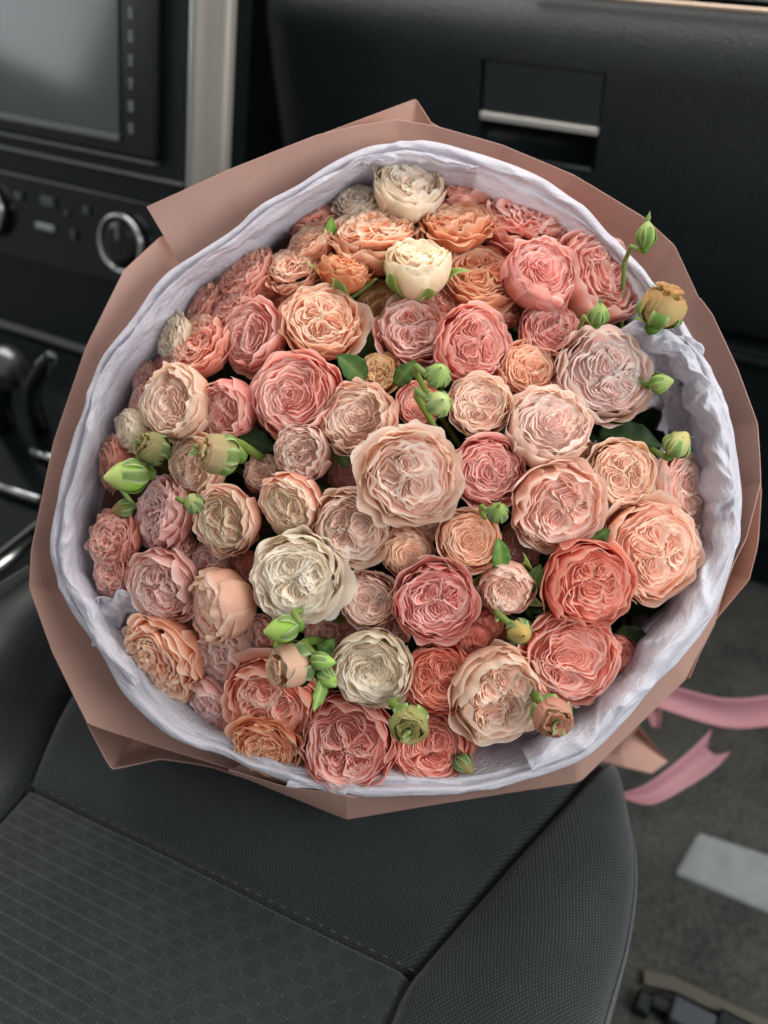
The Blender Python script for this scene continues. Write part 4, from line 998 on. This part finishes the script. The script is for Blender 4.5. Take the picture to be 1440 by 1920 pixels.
    (592, 1312, 36, 'salmon', 'quartered', .020, None, 'shadowed salmon rose above the large round bottom-edge one', {}),
    (889, 1200, 34, 'coral', 'quartered', .016, None, 'small brick-coral rose touching the vivid coral-pink round one', {}),
    (838, 562, 38, 'salmon', 'ruffled', .014, (.1, -.4, .9), 'small salmon rose right below the cream ball-shaped one', {}),
    (332, 1026, 34, 'mauve', 'ruffled', .020, (-.5, .1, .8), 'dim dusty rose directly above the star-folded one', {}),
    (1146, 968, 36, 'blush', 'quartered', .020, None, 'shadowed blush rose below the cream-apricot ruffled one', {}),
    (812, 986, 32, 'beige', 'quartered', .028, None, 'shadowed beige rose under the lower edge of the huge blush one', {}),
    (268, 712, 32, 'mauve', 'ruffled', .020, (-.6, -.1, .7), 'dim pink rose left of the cream-pink cupped one', {}),
    (742, 1186, 32, 'mauve', 'quartered', .028, None, 'shadowed rose between the creamy white and vivid coral-pink ones', {}),
    (875, 1380, 32, 'coral', 'quartered', .026, None, 'sliver of coral rose between the lowest coral one and the oval pale one', {}),
]
for i, (px, py, r, pal, sty, dz, tl, lab, opt) in enumerate(ROSES):
    make_rose(px, py, r, pal, sty, dz, tl, lab, 100 + i, **opt)

# ------------------------------------------------------------------ buds
def make_bud(px, py, rpx, d, axis, label, seed, body='#8a9e50', tipc='#a4b46c', green=('#557a2c', '#98ac66'), aspect=1.25, openb=0, stem_len=.03, tip=.25, slen=1.0, group='buds among the roses'):
    rng = np.random.default_rng(seed); R = rpx * d / F_PX * .92; ax = cdir(*axis); c0 = at(px, py, d)
    M3 = frame_from(ax, rng.uniform(0, 6)); place = lambda P: c0 + P @ M3.T
    root = empty('rose_bud', tuple(c0 - ax * R * aspect)); tag(root, label, 'rose bud', group)
    nv, nu = 14, 24
    v = np.linspace(0, 1, nv); th = np.linspace(0, 2 * math.pi, nu, endpoint=False)
    rv = np.sin(math.pi * np.clip(v, .02, .985) ** .82) ** .72 * (1 - .12 * v)
    zz = -aspect + 2 * aspect * v * (.80 if openb else 1)
    TH, VV = np.meshgrid(th, v, indexing='ij')
    fur = 1 + .035 * np.sin(TH * 5 + VV * 5) * VV + .02 * np.sin(TH * 11 - VV * 3)
    P = np.stack([rv[None] * np.cos(TH) * fur * .95, rv[None] * np.sin(TH) * fur * .95, np.broadcast_to(zz[None], TH.shape)], -1).reshape(-1, 3) * R
    b0, b1 = lin(body), lin(tipc); w = smooth(.3, .95, VV)[..., None]
    mesh('bud_body', place(P), grid_faces(nu, nv, True), M_PETAL if openb else M_GREEN, root, col=(b0 * (1 - w) + b1 * w).reshape(-1, 3))
    if openb:                                     # wrapped petals around the top of the bud
        pal = [lin(body), lin(body) * .5 + lin(tipc) * .5, lin(tipc), lin(body) * .8]
        for k in range(7):
            Pp, fc, cc_ = cup_petal(rng, R * 1.02, 1.0 - .05 * (k // 3), math.radians(132 + 5 * (k // 3)), k * 2.2, 1.15, .03 if openb == 1 else .10, .03, pal, rng.uniform(.9, 1.05), 11, 9)
            Pp[:, 2] *= aspect * 1.05
            mesh('petal', place(Pp), fc, M_PETAL, root, col=cc_)
        if openb:
            V, Fc, C = merge(swirl(rng, R, np.zeros(2), [np.zeros(2)], 0, .62, 6, pal, .74 * aspect, .2, .05, 1.0))
            mesh('petal_whorl', place(V), Fc, M_PETAL, root, col=C, kind='stuff')
    rp = lambda z: (1.14 if openb else 1.05) * np.interp(z - aspect, zz, rv) + .03
    sepals(rng, R, 5, 2 * aspect * slen, .54, 1.0, tip, root, place, -aspect, green, rprof=rp)
    # swollen hip and stem
    hp = np.array([(0, .16), (.12, .30), (.28, .36), (.45, .30), (.55, .18)]); ring = []
    for k in range(12):
        for (h, r_) in hp: ring.append((r_ * R * math.cos(k * math.pi / 6), r_ * R * math.sin(k * math.pi / 6), (-aspect + .18 - h) * R))
    mesh('hip', place(np.array(ring)), grid_faces(12, 5, True), M_GREEN, root, col=np.tile(lin(green[0]), (60, 1)))
    stem_to_tie(c0 - ax * R * (aspect + .25), ax, stem_len, max(.0016, .0022 * rpx / 30), root)
    return root
G1 = ('#5a7830', '#a6b67c'); G2 = ('#4c6632', '#929f6e')
make_bud(1212, 440, 22, .515, (.05, -1, .15), 'green bud on a long stem standing above the right rim', 301, aspect=1.3, tip=.15, slen=1.45, stem_len=.05)
make_bud(1243, 574, 44, .520, (.25, -.75, .5), 'half-open tan-yellow bud with browned edges at the right rim', 302, '#dcc88c', '#dcae7c', aspect=1.0, openb=2, slen=1.15, tip=.7)
make_bud(1123, 588, 22, .505, (.0, -.8, .6), 'small round green bud between the salmon and pale pink roses at the right', 303, aspect=1.1, tip=.12, slen=1.25)
make_bud(1240, 718, 22, .52, (.75, -.1, .5), 'small green bud lying on crumpled tissue at the right', 304, aspect=1.15, tip=.2, slen=1.2, stem_len=.006)
make_bud(1272, 832, 30, .515, (.45, -.75, .5), 'open-sepalled green bud over the dark gap at the right', 305, '#a8b46a', '#c6b878', G1, aspect=1.0, tip=.9, slen=1.1)
make_bud(822, 702, 27, .468, (.1, -.3, 1), 'green striped bud, upper of the two stacked at the centre', 306, '#86a552', '#a8c070', G1, aspect=1.1, tip=.05, slen=1.05)
make_bud(824, 756, 28, .462, (.15, -.1, 1), 'pale green bud, lower of the two stacked at the centre', 307, '#aabd6c', '#bccb84', G1, aspect=1.1, tip=.3, slen=.9)
make_bud(933, 960, 23, .462, (-.1, -.45, .9), 'small dark green bud between the deep pink and wide peach-pink roses', 308, '#6f8a3c', '#8da556', G2, aspect=1.1, tip=.1, slen=1.15)
make_bud(975, 1186, 28, .470, (.1, .1, 1), 'greenish brown bud left of the salmon-coral rose', 309, '#a8a45a', '#bb9a58', G2, aspect=1.05, tip=.1, slen=.85)
make_bud(1037, 1345, 40, .480, (.05, .15, 1.0), 'russet red and green bud resting on the tissue at the lower right', 310, '#dc9c8a', '#e2b898', G1, aspect=1.05, openb=1, tip=.4, slen=1.35)
make_bud(767, 1360, 39, .470, (-.05, .15, 1.0), 'round green bud with a dried brown tip at the bottom', 311, '#a4b868', '#d2b888', G1, aspect=1.0, openb=1, tip=.15, slen=1.45)
make_bud(527, 1181, 30, .478, (-.95, .1, .35), 'plain bright green bud pointing left below the big white rose', 312, '#8fb848', '#a6bf62', G1, aspect=1.22, tip=.02, slen=.98, stem_len=.005)
make_bud(545, 1248, 44, .485, (-.75, .15, .6), 'dried beige half-open bud pointing left below the plain green one', 313, '#ecc4a4', '#f4dec4', G2, aspect=1.1, openb=2, tip=.4, slen=.9)
make_bud(606, 1240, 19, .478, (.95, .05, .35), 'small pointed green bud, upper of the pair left of the creamy white rose', 314, '#86ab48', '#9aba5e', G1, aspect=1.5, tip=.02, slen=1.2, stem_len=.02)
make_bud(614, 1272, 20, .482, (.6, .45, .5), 'small green bud, lower of the pair left of the creamy white rose', 315, '#86ab48', '#9aba5e', G1, aspect=1.4, tip=.6, slen=1.1, stem_len=.02)
make_bud(408, 851, 40, .490, (-.85, -.1, .5), 'split green bud with tan petals over the pale cream rose at the left', 316, '#ccc48a', '#e6c0a0', G1, aspect=1.15, openb=2, tip=.25, slen=1.35)
make_bud(237, 893, 36, .525, (-.8, .1, .55), 'bright green bud pointing left, nearest the left tissue', 317, '#8fc040', '#b9c478', G1, aspect=1.3, tip=.05, slen=.95)
make_bud(284, 840, 32, .530, (-.6, -.3, .7), 'dull brownish green bud above the bright green one at the left', 318, '#a8b070', '#ccb488', G2, aspect=1.1, openb=1, tip=.2, slen=1.4)
make_bud(362, 942, 22, .500, (-.2, -.5, .8), 'small pale green bud left of the cream-faced red-backed rose', 319, '#97a95c', '#b3b878', G2, aspect=1.15, tip=.4, slen=1.0)
make_bud(228, 955, 20, .535, (-.7, .2, .6), 'dark green bud in shade below the bright green one at the left', 320, '#5d7034', '#8a6a44', G2, aspect=1.15, tip=.1, slen=.9)
make_bud(870, 1434, 22, .512, (.6, .5, .5), 'dark little bud at the bottom right of the lowest coral rose', 321, '#6f7a40', '#8a7a4a', G2, aspect=1.15, tip=.3, slen=1.0)
make_bud(738, 298, 16, .585, (-.1, -.95, .3), 'tiny pale green bud peeking over the topmost cream rose', 322, '#a8b880', '#c0c89a', G2, aspect=1.3, tip=.2, slen=1.0)

# ------------------------------------------------------------------ leaves in the gaps
def make_leaf(px, py, L, W, d, axis, face, label, seed, col=('#26391f', '#3d5530')):
    rng = np.random.default_rng(seed); a = cdir(*axis); n = cdir(*face); n = nrm(n - a * (a @ n)); b = np.cross(n, a)
    c0 = at(px, py, d); sc = d / F_PX; nu, nv = 9, 15
    u = np.linspace(-1, 1, nu); v = np.linspace(0, 1, nv); U, V = np.meshgrid(u, v, indexing='ij')
    wd = W * sc * np.sin(math.pi * np.clip(V, .01, .99) ** .8) ** .75 * (1 + .05 * np.sin(V * 60))
    P = c0 + (V[..., None] - .5) * L * sc * a + (U * wd)[..., None] * b + (np.abs(U) * wd * .35 - .25 * L * sc * (V - .5) ** 2 + .03 * L * sc * np.sin(V * 20) * np.abs(U))[..., None] * n
    g0, g1 = lin(col[0]), lin(col[1]); w = (np.abs(U) ** .5)[..., None]; c = g1 * (1 - w) + g0 * w
    o = mesh('leaf', P.reshape(-1, 3), grid_faces(nu, nv), M_GREEN, None, col=c.reshape(-1, 3))
    tag(o, label, 'leaf', 'rose leaves in the gaps'); solid(o, .0003)
LV = ('#3c5a28', '#6c8a48')
make_leaf(1180, 822, 120, 34, .555, (.9, .2, .2), (0, -.5, 1), 'dark green leaf in the gap under the large pale pink rose', 401)
make_leaf(1118, 1008, 60, 17, .515, (.6, -.4, .4), (0, 0, 1), 'green leaf below the wide pale peach-pink rose', 402, LV)
make_leaf(660, 690, 74, 26, .520, (-.6, -.5, .4), (0, -.2, 1), 'green leaf left of the small dried amber rose', 403, LV)
make_leaf(617, 438, 62, 15, .560, (.25, -.9, .4), (.5, 0, 1), 'slim bright green leaf between peach roses near the top', 404, ('#6a9038', '#8fb05a'))
make_leaf(640, 850, 60, 20, .515, (.3, .8, .3), (0, 0, 1), 'curled green leaf right of the beige cupped rose', 405, LV)
make_leaf(938, 1040, 64, 18, .500, (-.1, -.9, .3), (.2, 0, 1), 'bright green leaf right of the apricot concentric rose', 406, ('#4f7a30', '#7a9a50'))
make_leaf(1002, 1085, 60, 18, .505, (.3, -.8, .3), (0, 0, 1), 'green leaf right of the half-closed tan-peach rose', 407, LV)
make_leaf(690, 640, 70, 22, .545, (.3, -.8, .2), (0, 0, 1), 'dark leaf in the gap right of the big apricot rose', 408)
make_leaf(480, 830, 80, 26, .540, (.8, .3, .2), (0, 0, 1), 'dark leaf in the gap under the big bright pink rosette', 409)
make_leaf(598, 1302, 66, 13, .478, (-.25, .9, .3), (.4, 0, 1), 'pale green folded sepal leaf below the pair of small buds', 410, ('#6a8a3c', '#a8bf72'))
make_leaf(760, 700, 60, 18, .520, (.5, -.6, .3), (0, 0, 1), 'green leaf behind the upper stacked bud', 411, LV)
make_leaf(1010, 1190, 60, 18, .520, (.4, .7, .2), (0, 0, 1), 'dark leaf left of the salmon-coral rose', 412)
make_leaf(1190, 1195, 70, 20, .540, (.9, .3, .2), (0, 0, 1), 'dark green leaf below the large pale blush rose by the tissue', 413)
make_leaf(612, 1215, 50, 16, .495, (.5, -.6, .3), (0, 0, 1), 'green leaf above the pair of small buds', 414, LV)
make_leaf(855, 770, 60, 20, .53, (.3, .7, .2), (0, 0, 1), 'dark leaf right of the lower stacked bud', 415)

# dark stems and foliage filling the space under the flower heads
rng = np.random.default_rng(77); parts = []
for k in range(420):
    px = rng.uniform(190, 1300); py = rng.uniform(330, 1420)
    if ((px - 745) / 560) ** 2 + ((py - 890) / 560) ** 2 > 1: continue
    d = dome(px, py) + rng.uniform(.06, .12); c0 = at(px, py, d); L = rng.uniform(.03, .05); W = L * .28
    a = nrm(rng.normal(size=3)); n = nrm(CM @ np.array([0, 0, 1.]) + rng.normal(size=3) * .6); n = nrm(n - a * (a @ n)); b = np.cross(n, a)
    pr = [(-.5, .05), (-.25, .8), (.05, 1), (.3, .65), (.5, .02)]; V = []
    for t, w in pr:
        for s in (-1, 0, 1): V.append(c0 + a * t * L + b * s * w * W + n * abs(s) * w * W * .3)
    cc_ = lin('#2c4024') * rng.uniform(.7, 1.3); parts.append((np.array(V), grid_faces(5, 3), np.tile(cc_, (15, 1))))
V, Fc, C = merge(parts)
o = mesh('foliage', V, Fc, M_GREEN, None, col=C); tag(o, 'dark green rose foliage deep between the flower heads', 'foliage', kind='stuff')
